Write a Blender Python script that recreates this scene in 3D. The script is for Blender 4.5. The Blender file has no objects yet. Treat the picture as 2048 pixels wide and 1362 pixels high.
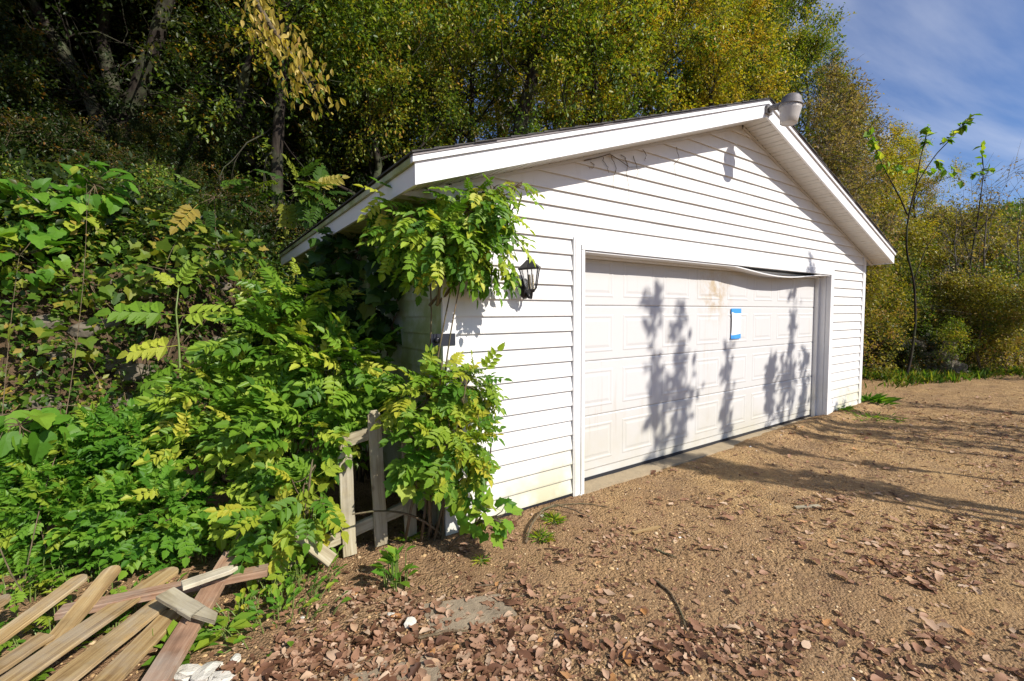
import bpy, bmesh, math, random
import numpy as np
from mathutils import Vector, Matrix

random.seed(7)
RNG = np.random.default_rng(11)
SC = bpy.context.scene
COL = SC.collection

# ------------------------------------------------------------------ camera
CAM = np.array([-1.42167, -2.90821, 1.53761])
FWD = np.array([0.56539946, 0.8228231, -0.05732018])
RGT = np.array([0.82398485, -0.56658462, -0.00555337])
UPV = np.array([0.03704617, 0.04409109, 0.9983404])
FPX = 914.683
cd = bpy.data.cameras.new('camera')
cd.sensor_fit = 'HORIZONTAL'; cd.sensor_width = 36.0; cd.lens = 16.0784
cd.clip_start = 0.05; cd.clip_end = 3000
co = bpy.data.objects.new('camera', cd); COL.objects.link(co)
co.matrix_world = Matrix(((RGT[0], UPV[0], -FWD[0], CAM[0]), (RGT[1], UPV[1], -FWD[1], CAM[1]),
                          (RGT[2], UPV[2], -FWD[2], CAM[2]), (0, 0, 0, 1)))
SC.camera = co

# ------------------------------------------------------------------ sun, sky, exposure
SUN = np.array([0.385, -1.0, 0.84]); SUN /= np.linalg.norm(SUN)
sd = bpy.data.lights.new('sun', 'SUN'); sd.energy = 4.9; sd.angle = math.radians(0.53); sd.color = (1.0, 0.945, 0.87)
so = bpy.data.objects.new('sun', sd); COL.objects.link(so)
so.rotation_mode = 'QUATERNION'; so.rotation_quaternion = Vector(SUN).to_track_quat('Z', 'Y'); so.location = (5, -20, 20)

W = bpy.data.worlds.new('World'); SC.world = W; W.use_nodes = True
nt = W.node_tree; nt.nodes.clear()
def wn(t): return nt.nodes.new(t)
sky = wn('ShaderNodeTexSky'); sky.sky_type = 'NISHITA'; sky.sun_disc = False
sky.sun_elevation = math.asin(SUN[2]); sky.sun_rotation = math.atan2(SUN[0], SUN[1])
sky.altitude = 200; sky.air_density = 1.0; sky.dust_density = 0.3; sky.ozone_density = 3.5
tcw = wn('ShaderNodeTexCoord')
sep = wn('ShaderNodeSeparateXYZ'); nt.links.new(tcw.outputs['Generated'], sep.inputs[0])
zz = wn('ShaderNodeMath'); zz.operation = 'MAXIMUM'; zz.inputs[1].default_value = 0.06; nt.links.new(sep.outputs[2], zz.inputs[0])
dx = wn('ShaderNodeMath'); dx.operation = 'DIVIDE'; nt.links.new(sep.outputs[0], dx.inputs[0]); nt.links.new(zz.outputs[0], dx.inputs[1])
dy = wn('ShaderNodeMath'); dy.operation = 'DIVIDE'; nt.links.new(sep.outputs[1], dy.inputs[0]); nt.links.new(zz.outputs[0], dy.inputs[1])
cmb = wn('ShaderNodeCombineXYZ'); nt.links.new(dx.outputs[0], cmb.inputs[0]); nt.links.new(dy.outputs[0], cmb.inputs[1])
mpw = wn('ShaderNodeMapping'); mpw.inputs['Rotation'].default_value = (0, 0, math.radians(38)); mpw.inputs['Scale'].default_value = (0.30, 1.05, 1); nt.links.new(cmb.outputs[0], mpw.inputs[0])
nzw = wn('ShaderNodeTexNoise'); nzw.inputs['Scale'].default_value = 0.75; nzw.inputs['Detail'].default_value = 7; nzw.inputs['Roughness'].default_value = 0.52; nzw.inputs['Distortion'].default_value = 0.5
nt.links.new(mpw.outputs[0], nzw.inputs['Vector'])
rmw = wn('ShaderNodeMapRange'); rmw.inputs['From Min'].default_value = 0.46; rmw.inputs['From Max'].default_value = 0.72; rmw.inputs['To Min'].default_value = 0.0; rmw.inputs['To Max'].default_value = 0.7
nt.links.new(nzw.outputs['Fac'], rmw.inputs['Value'])
mxw = wn('ShaderNodeMixRGB'); mxw.inputs[2].default_value = (8.6, 8.9, 9.8, 1)
nt.links.new(rmw.outputs[0], mxw.inputs[0]); tnt = wn('ShaderNodeMixRGB'); tnt.blend_type = 'MULTIPLY'; tnt.inputs[0].default_value = 1.0; tnt.inputs[2].default_value = (.90, .98, 1.22, 1); nt.links.new(sky.outputs[0], tnt.inputs[1]); nt.links.new(tnt.outputs[0], mxw.inputs[1])
bg = wn('ShaderNodeBackground'); bg.inputs['Strength'].default_value = 0.082
nt.links.new(mxw.outputs[0], bg.inputs['Color'])
wo = wn('ShaderNodeOutputWorld'); nt.links.new(bg.outputs[0], wo.inputs['Surface'])

SC.view_settings.view_transform = 'Standard'; SC.view_settings.look = 'None'
SC.view_settings.exposure = 0.36; SC.view_settings.gamma = 1.0
SC.render.engine = 'CYCLES'
SC.cycles.use_adaptive_sampling = True; SC.cycles.adaptive_threshold = 0.02
SC.cycles.max_bounces = 5; SC.cycles.diffuse_bounces = 2; SC.cycles.transmission_bounces = 4; SC.cycles.transparent_max_bounces = 6
SC.cycles.use_denoising = True

# ------------------------------------------------------------------ helpers
def P(px, py, d):
    """photo pixel (2048 wide) at depth d metres along the view axis -> world point"""
    return CAM + (FWD + (px - 1024) / FPX * RGT - (py - 681) / FPX * UPV) * d
def PY(px, py, Y):
    v = P(px, py, 1.0) - CAM; return CAM + v * ((Y - CAM[1]) / v[1])
def PZ(px, py, Z):
    v = P(px, py, 1.0) - CAM; return CAM + v * ((Z - CAM[2]) / v[2])
def nrm(v):
    v = np.asarray(v, float); return v / (np.linalg.norm(v, axis=-1, keepdims=True) + 1e-9)

def tag(o, label=None, cat=None, group=None, kind=None):
    if label: o['label'] = label
    if cat: o['category'] = cat
    if group: o['group'] = group
    if kind: o['kind'] = kind
    return o
def empty(name, loc, label=None, cat=None, group=None):
    o = bpy.data.objects.new(name, None); COL.objects.link(o); o.location = loc; o.empty_display_size = 0.1
    return tag(o, label, cat, group)
def link(name, me, mat, parent=None, smooth=False):
    """vertices are in world space; a parent Empty keeps them there"""
    o = bpy.data.objects.new(name, me); COL.objects.link(o)
    if mat is not None and not me.materials: me.materials.append(mat)
    if smooth: me.polygons.foreach_set('use_smooth', np.ones(len(me.polygons), bool))
    if parent is not None:
        o.parent = parent; o.matrix_parent_inverse = inv_of(parent)
    return o
_inv = {}
def inv_of(parent):
    m = parent.matrix_basis.copy(); q = parent
    if parent.parent is not None: m = parent.parent.matrix_basis @ parent.matrix_parent_inverse @ m
    return m.inverted()

class Acc:
    """collects polygons for one mesh"""
    def __init__(s): s.v = []; s.f = []
    def add(s, vs, fs):
        b = len(s.v); s.v += [tuple(map(float, q)) for q in vs]; s.f += [tuple(b + i for i in f) for f in fs]; return s
    def box(s, x0, x1, y0, y1, z0, z1):
        return s.add([(x0,y0,z0),(x1,y0,z0),(x1,y1,z0),(x0,y1,z0),(x0,y0,z1),(x1,y0,z1),(x1,y1,z1),(x0,y1,z1)],
                     [(3,2,1,0),(4,5,6,7),(0,1,5,4),(1,2,6,5),(2,3,7,6),(3,0,4,7)])
    def hexa(s, b, t):   # bottom quad, top quad (same winding)
        return s.add(list(b) + list(t), [(3,2,1,0),(4,5,6,7),(0,1,5,4),(1,2,6,5),(2,3,7,6),(3,0,4,7)])
    def tube(s, pts, rad, n=6, cap=True):
        pts = np.asarray(pts, float); m = len(pts); rad = np.broadcast_to(np.asarray(rad, float), (m,))
        tg = np.gradient(pts, axis=0); tg = nrm(tg)
        ref = np.array([0.31, 0.93, 0.17]) if abs(tg[0] @ np.array([0, 0, 1.])) > .8 else np.array([0, 0, 1.])
        vs = []
        for i in range(m):
            a = nrm(np.cross(tg[i], ref)); b = np.cross(tg[i], a)
            for k in range(n):
                w = 2 * math.pi * k / n; vs.append(pts[i] + rad[i] * (math.cos(w) * a + math.sin(w) * b))
        fs = [(i*n+k, i*n+(k+1) % n, (i+1)*n+(k+1) % n, (i+1)*n+k) for i in range(m-1) for k in range(n)]
        if cap: fs += [tuple(range(n-1, -1, -1)), tuple(range((m-1)*n, m*n))]
        return s.add(vs, fs)
    def lathe(s, c, prof, n=16, ax=(0,0,1)):
        ax = nrm(ax); a = nrm(np.cross(ax, (0.3, 0.9, 0.2))); b = np.cross(ax, a); c = np.asarray(c, float); vs = []
        for r, h in prof:
            for k in range(n):
                w = 2*math.pi*k/n; vs.append(c + ax*h + r*(math.cos(w)*a + math.sin(w)*b))
        m = len(prof)
        fs = [(i*n+k, i*n+(k+1) % n, (i+1)*n+(k+1) % n, (i+1)*n+k) for i in range(m-1) for k in range(n)]
        fs += [tuple(range(n-1, -1, -1)), tuple(range((m-1)*n, m*n))]
        return s.add(vs, fs)
    def mesh(s, name):
        me = bpy.data.meshes.new(name); me.from_pydata(s.v, [], s.f); me.update(); return me
    def build(s, name, mat, parent=None, smooth=False):
        return link(name, s.mesh(name), mat, parent, smooth)

def local_obj(name, me, parent, pos, M, mat=None):
    """an object with its own transform (shared mesh data) under a parent Empty that has location only"""
    o = bpy.data.objects.new(name, me); COL.objects.link(o)
    if mat is not None and not me.materials: me.materials.append(mat)
    pl = Vector((0, 0, 0))
    if parent is not None: o.parent = parent; pl = parent.location
    mm = Matrix([[M[i][0], M[i][1], M[i][2], pos[i] - pl[i]] for i in range(3)] + [[0, 0, 0, 1]])
    o.matrix_basis = mm
    return o

# value noise on arrays
def vnoise(x, y, seed=0):
    x = np.asarray(x, float); y = np.asarray(y, float)
    xi = np.floor(x).astype(np.int64); yi = np.floor(y).astype(np.int64); fx = x - xi; fy = y - yi
    def h(a, b):
        n = (a * 374761393 + b * 668265263 + seed * 974711) & 0xffffffff
        n = ((n ^ (n >> 13)) * 1274126177) & 0xffffffff
        return ((n ^ (n >> 16)) & 0xffff) / 65535.0
    u = fx*fx*(3-2*fx); v = fy*fy*(3-2*fy)
    return (h(xi, yi)*(1-u) + h(xi+1, yi)*u)*(1-v) + (h(xi, yi+1)*(1-u) + h(xi+1, yi+1)*u)*v - 0.5

# ------------------------------------------------------------------ materials
def mat_new(name):
    m = bpy.data.materials.new(name); m.use_nodes = True; t = m.node_tree; t.nodes.clear()
    o = t.nodes.new('ShaderNodeOutputMaterial'); b = t.nodes.new('ShaderNodeBsdfPrincipled')
    t.links.new(b.outputs[0], o.inputs[0]); return m, t, b, o
def N(t, kind, **kw):
    n = t.nodes.new(kind)
    for k, v in kw.items():
        if k in n.inputs.keys(): n.inputs[k].default_value = v
        else: setattr(n, k, v)
    return n
def ramp(t, stops, fac=None):
    r = t.nodes.new('ShaderNodeValToRGB'); e = r.color_ramp.elements
    while len(e) < len(stops): e.new(0.5)
    for q, (p, c) in zip(e, stops): q.position = p; q.color = (*c, 1)
    if fac is not None: t.links.new(fac, r.inputs[0])
    return r
def mixc(t, fac, a, b, mode='MIX'):
    m = t.nodes.new('ShaderNodeMixRGB'); m.blend_type = mode
    for i, q in ((0, fac), (1, a), (2, b)):
        if hasattr(q, 'is_output') or hasattr(q, 'links'): t.links.new(q, m.inputs[i])
        elif i == 0: m.inputs[0].default_value = q
        else: m.inputs[i].default_value = (*q, 1)
    return m.outputs[0]
def bump(t, b, h, strength, dist):
    n = N(t, 'ShaderNodeBump', Strength=strength, Distance=dist); t.links.new(h, n.inputs['Height']); t.links.new(n.outputs[0], b.inputs['Normal'])
def noise(t, scale, detail=4, rough=.55, vec=None, dist=0):
    n = N(t, 'ShaderNodeTexNoise', Scale=scale, Detail=detail, Roughness=rough, Distortion=dist)
    if vec is not None: t.links.new(vec, n.inputs['Vector'])
    return n.outputs['Fac']
def geo_pos(t): return t.nodes.new('ShaderNodeNewGeometry').outputs['Position']
def mrange(t, v, a, b, c=0., d=1.):
    n = N(t, 'ShaderNodeMapRange'); t.links.new(v, n.inputs['Value'])
    for k, q in zip(('From Min','From Max','To Min','To Max'), (a, b, c, d)): n.inputs[k].default_value = q
    return n.outputs[0]
def mul(t, a, b):
    n = N(t, 'ShaderNodeMath', operation='MULTIPLY')
    for i, q in enumerate((a, b)):
        if isinstance(q, (int, float)): n.inputs[i].default_value = q
        else: t.links.new(q, n.inputs[i])
    return n.outputs[0]

def plain(name, col, rough=.6, metal=0., var=.12, scale=8., bmp=.0):
    m, t, b, o = mat_new(name); pos = geo_pos(t); n = noise(t, scale, 5, .6, pos)
    c = mixc(t, mul(t, n, var*2), col, tuple(q*.45 for q in col)); t.links.new(c, b.inputs['Base Color'])
    b.inputs['Roughness'].default_value = rough; b.inputs['Metallic'].default_value = metal
    if bmp: bump(t, b, noise(t, scale*6, 3, .6, pos), bmp, .01)
    return m

def foliage(name, stops, src='attr', trans=.40, rough=.42, spec=.35, tboost=1.5, patch=0.):
    m, t, b, o = mat_new(name)
    if src == 'attr': f = N(t, 'ShaderNodeAttribute', attribute_name='tint').outputs['Fac']
    else: f = t.nodes.new('ShaderNodeObjectInfo').outputs['Random']
    r = ramp(t, stops, f); c = r.outputs[0]
    pos = geo_pos(t)
    n1 = noise(t, 14, 3, .6, pos)
    c = mixc(t, mrange(t, n1, .3, .7, .35, 0.), c, (.5, .5, .4), 'MULTIPLY')
    t.links.new(c, b.inputs['Base Color']); b.inputs['Roughness'].default_value = rough; b.inputs['Specular IOR Level'].default_value = spec
    tr = N(t, 'ShaderNodeBsdfTranslucent'); tc = mixc(t, 1., c, (tboost, tboost*1.02, tboost*.45), 'MULTIPLY'); t.links.new(tc, tr.inputs[0])
    mx = N(t, 'ShaderNodeMixShader'); mx.inputs[0].default_value = trans
    t.links.new(b.outputs[0], mx.inputs[1]); t.links.new(tr.outputs[0], mx.inputs[2]); t.links.new(mx.outputs[0], o.inputs[0])
    return m

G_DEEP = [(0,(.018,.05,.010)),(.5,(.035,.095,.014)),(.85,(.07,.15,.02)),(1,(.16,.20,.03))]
G_VINE = [(0,(0.067,0.168,0.016)),(.35,(0.129,0.263,0.022)),(.65,(0.224,0.370,0.034)),(.88,(0.381,0.482,0.050)),(1,(0.582,0.560,0.078))]
G_LIME = [(0,(0.081,0.198,0.017)),(.4,(0.185,0.319,0.028)),(.75,(0.335,0.418,0.039)),(1,(0.531,0.484,0.055))]
G_FERN = [(0,(0.065,0.184,0.015)),(.5,(0.130,0.292,0.026)),(.85,(0.238,0.389,0.038)),(1,(0.410,0.464,0.054))]
G_FOREST = [(0,(0.048,0.102,0.017)),(.35,(0.120,0.192,0.024)),(.6,(0.240,0.288,0.030)),(.85,(0.408,0.360,0.036)),(1,(0.504,0.288,0.048))]
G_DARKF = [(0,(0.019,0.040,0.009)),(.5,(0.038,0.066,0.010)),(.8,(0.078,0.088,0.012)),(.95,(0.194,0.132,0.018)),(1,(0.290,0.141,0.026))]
G_GOLD = [(0,(0.115,0.172,0.018)),(.3,(0.253,0.299,0.025)),(.65,(0.460,0.414,0.032)),(1,(0.598,0.391,0.046))]
G_OLIVE = [(0,(0.067,0.123,0.017)),(.45,(0.168,0.224,0.025)),(.8,(0.336,0.325,0.031)),(1,(0.493,0.347,0.045))]
G_BRUSH = [(0,(.08,.11,.016)),(.3,(.19,.20,.024)),(.6,(.34,.30,.034)),(.85,(.46,.36,.05)),(1,(.42,.24,.08))]
G_PINK = [(0,(.12,.14,.03)),(.4,(.22,.19,.05)),(.7,(.34,.25,.10)),(1,(.42,.29,.17))]
G_YEL = [(0,(.36,.30,.04)),(.5,(.60,.45,.08)),(.85,(.70,.54,.18)),(1,(.50,.32,.10))]
G_BANK = [(0,(.035,.085,.012)),(.4,(.09,.18,.018)),(.7,(.18,.25,.028)),(.92,(.32,.32,.045)),(1,(.40,.29,.06))]
MF = {}
for k, st in dict(deep=G_DEEP, vine=G_VINE, lime=G_LIME, fern=G_FERN, forest=G_FOREST, darkf=G_DARKF, gold=G_GOLD, olive=G_OLIVE, pink=G_PINK, yel=G_YEL, bank=G_BANK, brush=G_BRUSH).items():
    MF[k] = foliage('leaf_' + k, st)
for k, st in dict(vine=G_VINE, lime=G_LIME, fern=G_FERN, deep=G_DEEP, yel=G_YEL, bank=G_BANK).items():
    MF[k + '_r'] = foliage('leaf_part_' + k, st, 'rand', rough=.5, spec=.28)
DEAD = [(0,(.08,.036,.02)),(.22,(.19,.09,.05)),(.5,(.32,.17,.10)),(.75,(.43,.26,.165)),(.93,(.58,.42,.29)),(1,(.48,.23,.08))]
M_DEAD = foliage('dead_leaf', DEAD, 'attr', trans=.12, rough=.6, spec=.25, tboost=1.1)
M_DEAD_R = foliage('dead_leaf_part', DEAD, 'rand', trans=.12, rough=.6, spec=.25, tboost=1.1)

def bark(name, c0, c1, sc=5.):
    m, t, b, o = mat_new(name); pos = geo_pos(t)
    mp = N(t, 'ShaderNodeMapping'); mp.inputs['Scale'].default_value = (1, 1, .22); t.links.new(pos, mp.inputs[0])
    n = noise(t, sc*3, 6, .65, mp.outputs[0]); n2 = noise(t, sc*.4, 3, .6, pos)
    c = ramp(t, [(.3, c0), (.65, c1)], n).outputs[0]
    c = mixc(t, mrange(t, n2, .45, .7, 0, .5), c, (.10, .13, .06)); t.links.new(c, b.inputs['Base Color'])
    b.inputs['Roughness'].default_value = .9; b.inputs['Specular IOR Level'].default_value = .12; bump(t, b, n, .8, .03); return m
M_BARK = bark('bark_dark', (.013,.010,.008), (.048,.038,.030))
M_BARKG = bark('bark_grey', (.07,.06,.05), (.20,.175,.15))
M_STEM = bark('vine_stem', (.08,.055,.03), (.22,.16,.10), 9)
M_GSTEM = plain('green_stem', (.16,.22,.05), .5, 0, .2, 20)

def siding_mat(name, base, dirt=1.):
    m, t, b, o = mat_new(name); pos = geo_pos(t)
    sx = N(t, 'ShaderNodeSeparateXYZ'); t.links.new(pos, sx.inputs[0])
    mp = N(t, 'ShaderNodeMapping'); mp.inputs['Scale'].default_value = (1.2, 1.2, 9.); t.links.new(pos, mp.inputs[0])
    st = noise(t, 2.2, 5, .6, mp.outputs[0])
    mp2 = N(t, 'ShaderNodeMapping'); mp2.inputs['Scale'].default_value = (14., 14., .7); t.links.new(pos, mp2.inputs[0])
    drip = noise(t, 1.5, 5, .65, mp2.outputs[0]); big = noise(t, 1.7, 4, .6, pos)
    low = mrange(t, sx.outputs[2], .02, .62, 1., 0.)
    alg = mul(t, low, mrange(t, big, .38, .62, .0, .75*dirt))
    c = mixc(t, alg, base, (.46, .43, .22))
    c = mixc(t, mul(t, mrange(t, drip, .56, .78, 0, .26*dirt), mrange(t, big, .35, .6)), c, (.34, .31, .25))
    c = mixc(t, mrange(t, st, .5, .8, 0, .12*dirt), c, (.45, .43, .36))
    t.links.new(c, b.inputs['Base Color']); b.inputs['Roughness'].default_value = .42; b.inputs['Specular IOR Level'].default_value = .4
    bump(t, b, noise(t, 3.5, 2, .5, mp.outputs[0]), .12, .006)
    return m
M_SIDING = siding_mat('white_vinyl', (.75,.735,.705), 1.05)
M_TRIM = siding_mat('white_trim', (.75,.745,.735), .7)
M_FASCIA = siding_mat('white_fascia', (.80,.80,.81), .4)
M_SOFFIT = plain('soffit_vinyl', (.68,.655,.61), .5, 0, .15, 3)
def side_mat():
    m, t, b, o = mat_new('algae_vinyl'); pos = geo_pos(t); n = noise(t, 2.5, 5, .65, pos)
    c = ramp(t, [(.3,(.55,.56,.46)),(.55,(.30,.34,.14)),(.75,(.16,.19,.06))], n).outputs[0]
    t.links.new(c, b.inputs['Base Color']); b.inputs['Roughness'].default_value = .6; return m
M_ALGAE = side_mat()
def door_mat():
    m, t, b, o = mat_new('door_paint'); pos = geo_pos(t)
    sx = N(t, 'ShaderNodeSeparateXYZ'); t.links.new(pos, sx.inputs[0])
    big = noise(t, 1.3, 4, .6, pos); fine = noise(t, 30, 4, .7, pos)
    mp2 = N(t, 'ShaderNodeMapping'); mp2.inputs['Scale'].default_value = (9., 9., .6); t.links.new(pos, mp2.inputs[0])
    drip = noise(t, 1.7, 5, .7, mp2.outputs[0])
    low = mrange(t, sx.outputs[2], .0, .75, 1., 0.)
    c = mixc(t, mul(t, low, mrange(t, big, .35, .6, .1, .65)), (.58,.57,.555), (.45,.42,.28))
    c = mixc(t, mul(t, mrange(t, drip, .55, .75, 0, .45), mrange(t, big, .42, .62)), c, (.40,.33,.22))
    # rust-brown water stain on the top section
    d = N(t, 'ShaderNodeVectorMath', operation='DISTANCE'); t.links.new(pos, d.inputs[0]); d.inputs[1].default_value = (3.55, .16, 1.78)
    stn = mul(t, mrange(t, d.outputs['Value'], .08, .42, 1., 0.), mrange(t, noise(t, 7, 5, .7, pos), .42, .62, 0, .8))
    c = mixc(t, stn, c, (.42,.30,.15))
    c = mixc(t, mrange(t, fine, .68, .8, 0, .35), c, (.25,.22,.18))
    top_shade = mrange(t, sx.outputs[2], 1.85, 2.1, 0., .55); c = mixc(t, top_shade, c, (.38,.32,.17))  # door top tinted olive-dark: the header's shade put into the colour
    t.links.new(c, b.inputs['Base Color']); b.inputs['Roughness'].default_value = .5
    bump(t, b, noise(t, 1.2, 2, .5, pos), .25, .02); return m
M_DOOR = door_mat()
M_DARK = plain('dark_gap', (.02,.018,.016), .8)
M_BLACK = plain('black_metal', (.022,.022,.026), .38, .3, .2, 20)
M_PLATE = plain('plate_metal', (.05,.055,.07), .35, .6, .2, 10)
M_SHINGLE = plain('shingle', (.10,.095,.09), .95, 0, .5, 30, .6)
M_DRIP = plain('drip_edge', (.20,.175,.165), .45, .2, .2, 4)
M_HOOD = plain('cast_hood', (.21,.195,.19), .55, .5, .3, 25, .2)
M_CONC = plain('concrete', (.44,.345,.215), .9, 0, .45, 9, .5)
M_CONC2 = plain('slab_concrete', (.46,.36,.235), .95, 0, .75, 9, .6)
M_CHIP = plain('pale_chunk', (.70,.66,.56), .9, 0, .3, 18, .5)
M_ROCK = plain('lime_rock', (.24,.20,.145), .95, 0, .6, 5, .8)
M_TAPE = plain('blue_tape', (.05,.30,.75), .6, 0, .1, 30)
def paper_mat():
    m, t, b, o = mat_new('printed_paper'); tc = N(t, 'ShaderNodeTexCoord')
    w = N(t, 'ShaderNodeTexWave', Scale=7., Distortion=0.); w.bands_direction = 'Y'; t.links.new(tc.outputs['UV'], w.inputs['Vector'])
    mp = N(t, 'ShaderNodeMapping'); mp.inputs['Scale'].default_value = (26, 8, 1); t.links.new(tc.outputs['UV'], mp.inputs[0])
    n = noise(t, 1., 2, .5, mp.outputs[0])
    f = mul(t, mrange(t, w.outputs['Fac'], .55, .7, 0, .7), mrange(t, n, .42, .5))
    t.links.new(mixc(t, f, (.86,.86,.86), (.3,.3,.33)), b.inputs['Base Color']); b.inputs['Roughness'].default_value = .7; return m
M_PAPER = paper_mat()
def glass_mat(name, col, rough, alpha):
    m, t, b, o = mat_new(name); b.inputs['Base Color'].default_value = (*col, 1); b.inputs['Roughness'].default_value = rough
    b.inputs['Transmission Weight'].default_value = alpha; b.inputs['IOR'].default_value = 1.2; return m
M_GLASS = glass_mat('clear_glass', (.95,.95,.95), .05, .95)
M_LENS = glass_mat('frosted_lens', (.62,.58,.54), .35, .35)
M_CANDLE = plain('candle_sleeve', (.62,.52,.30), .5)

def wood(name, c0, c1, c2, sc=1.):
    m, t, b, o = mat_new(name); tc = N(t, 'ShaderNodeTexCoord'); oi = N(t, 'ShaderNodeObjectInfo')
    va = N(t, 'ShaderNodeVectorMath', operation='ADD'); t.links.new(tc.outputs['Object'], va.inputs[0])
    mo = N(t, 'ShaderNodeMath', operation='MULTIPLY'); t.links.new(oi.outputs['Random'], mo.inputs[0]); mo.inputs[1].default_value = 31.
    t.links.new(mo.outputs[0], va.inputs[1])
    mp = N(t, 'ShaderNodeMapping'); mp.inputs['Scale'].default_value = (26*sc, 1.1*sc, 26*sc); t.links.new(va.outputs[0], mp.inputs[0])
    g = noise(t, 2., 6, .62, mp.outputs[0], .6); big = noise(t, 5., 4, .6, va.outputs[0])
    c = ramp(t, [(.28, c0), (.5, c1), (.72, c2)], g).outputs[0]
    c = mixc(t, mrange(t, big, .52, .72, 0, .7), c, tuple(.42*q for q in c1))
    gw = noise(t, 2.6, 5, .65, va.outputs[0]); c = mixc(t, mrange(t, gw, .5, .66, 0, .5), c, (.37,.34,.28))
    vo = N(t, 'ShaderNodeTexVoronoi', Scale=5.5); t.links.new(va.outputs[0], vo.inputs['Vector']); c = mixc(t, mrange(t, vo.outputs['Distance'], .05, .16, .75, 0), c, (.07,.04,.02))
    c = mixc(t, mrange(t, oi.outputs['Random'], 0, 1, 0, .35), c, c0)
    t.links.new(c, b.inputs['Base Color']); b.inputs['Roughness'].default_value = .82; bump(t, b, g, .6, .004); return m
M_WOODG = wood('weathered_picket', (.20,.155,.09), (.40,.345,.22), (.52,.47,.34))
M_WOODY = wood('yellowed_picket', (.15,.08,.025), (.37,.245,.10), (.50,.38,.19))
M_WOODR = wood('reddish_rail', (.17,.085,.045), (.34,.20,.12), (.46,.32,.21))
M_WOODP = wood('pale_broken_wood', (.38,.32,.21), (.60,.53,.38), (.72,.66,.52))

def dirt_mat():
    m, t, b, o = mat_new('gravel_dirt'); pos = geo_pos(t)
    big = noise(t, .55, 5, .6, pos); mid = noise(t, 4., 6, .65, pos); fine = noise(t, 60., 5, .7, pos)
    vor = N(t, 'ShaderNodeTexVoronoi', Scale=75.); t.links.new(pos, vor.inputs['Vector'])
    vor2 = N(t, 'ShaderNodeTexVoronoi', Scale=32.); t.links.new(pos, vor2.inputs['Vector'])
    c = ramp(t, [(.32,(.30,.17,.07)),(.5,(.51,.315,.13)),(.68,(.64,.42,.175))], mid).outputs[0]
    c = mixc(t, mrange(t, big, .35, .62, .65, 0), c, (.37,.225,.115))
    pb = ramp(t, [(0,(.13,.075,.04)),(.35,(.35,.225,.11)),(.7,(.52,.36,.185)),(1,(.66,.51,.34))], N(t, 'ShaderNodeSeparateColor').outputs[0])
    t.links.new(vor.outputs['Color'], pb.inputs[0])
    c = mixc(t, mrange(t, noise(t, 5., 4, .6, pos), .35, .65, .15, .55), c, pb.outputs[0])
    c = mixc(t, mul(t, mrange(t, noise(t, 1.4, 6, .7, pos), .5, .66, 0, .75), mrange(t, noise(t, 19., 4, .7, pos), .35, .58)), c, (.15,.095,.06))
    c = mixc(t, mrange(t, fine, .3, .7, .45, 0.), c, (.14,.09,.055))
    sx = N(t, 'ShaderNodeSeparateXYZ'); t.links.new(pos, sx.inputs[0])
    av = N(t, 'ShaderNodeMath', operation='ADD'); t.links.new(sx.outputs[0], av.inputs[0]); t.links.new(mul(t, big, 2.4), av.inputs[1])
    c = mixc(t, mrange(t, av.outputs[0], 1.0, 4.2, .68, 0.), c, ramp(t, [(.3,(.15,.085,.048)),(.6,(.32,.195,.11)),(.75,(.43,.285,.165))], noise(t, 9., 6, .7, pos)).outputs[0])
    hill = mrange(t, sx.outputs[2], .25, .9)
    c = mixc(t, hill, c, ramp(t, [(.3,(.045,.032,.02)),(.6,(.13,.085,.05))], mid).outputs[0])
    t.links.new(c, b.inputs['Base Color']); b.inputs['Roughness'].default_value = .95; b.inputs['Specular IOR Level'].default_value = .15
    ad = N(t, 'ShaderNodeMath', operation='ADD'); t.links.new(mul(t, mul(t, vor.outputs['Distance'], -1.2), mrange(t, noise(t, 3.7, 4, .6, pos), .35, .62, .25, 1.)), ad.inputs[0]); t.links.new(mul(t, fine, 1.1), ad.inputs[1])
    ad2 = N(t, 'ShaderNodeMath', operation='ADD'); t.links.new(ad.outputs[0], ad2.inputs[0]); t.links.new(mul(t, mul(t, vor2.outputs['Distance'], -1.5), mrange(t, noise(t, 2.3, 4, .6, pos), .4, .6)), ad2.inputs[1])
    bump(t, b, ad2.outputs[0], .9, .018); return m
M_DIRT = dirt_mat()
def pebble_mat():
    m, t, b, o = mat_new('pebble'); f = N(t, 'ShaderNodeAttribute', attribute_name='tint').outputs['Fac']
    c = ramp(t, [(0,(.20,.12,.055)),(.4,(.43,.275,.125)),(.75,(.54,.37,.18)),(.95,(.60,.46,.30)),(1,(.72,.68,.62))], f).outputs[0]
    t.links.new(c, b.inputs['Base Color']); b.inputs['Roughness'].default_value = .9; return m
M_PEB = pebble_mat()

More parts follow.
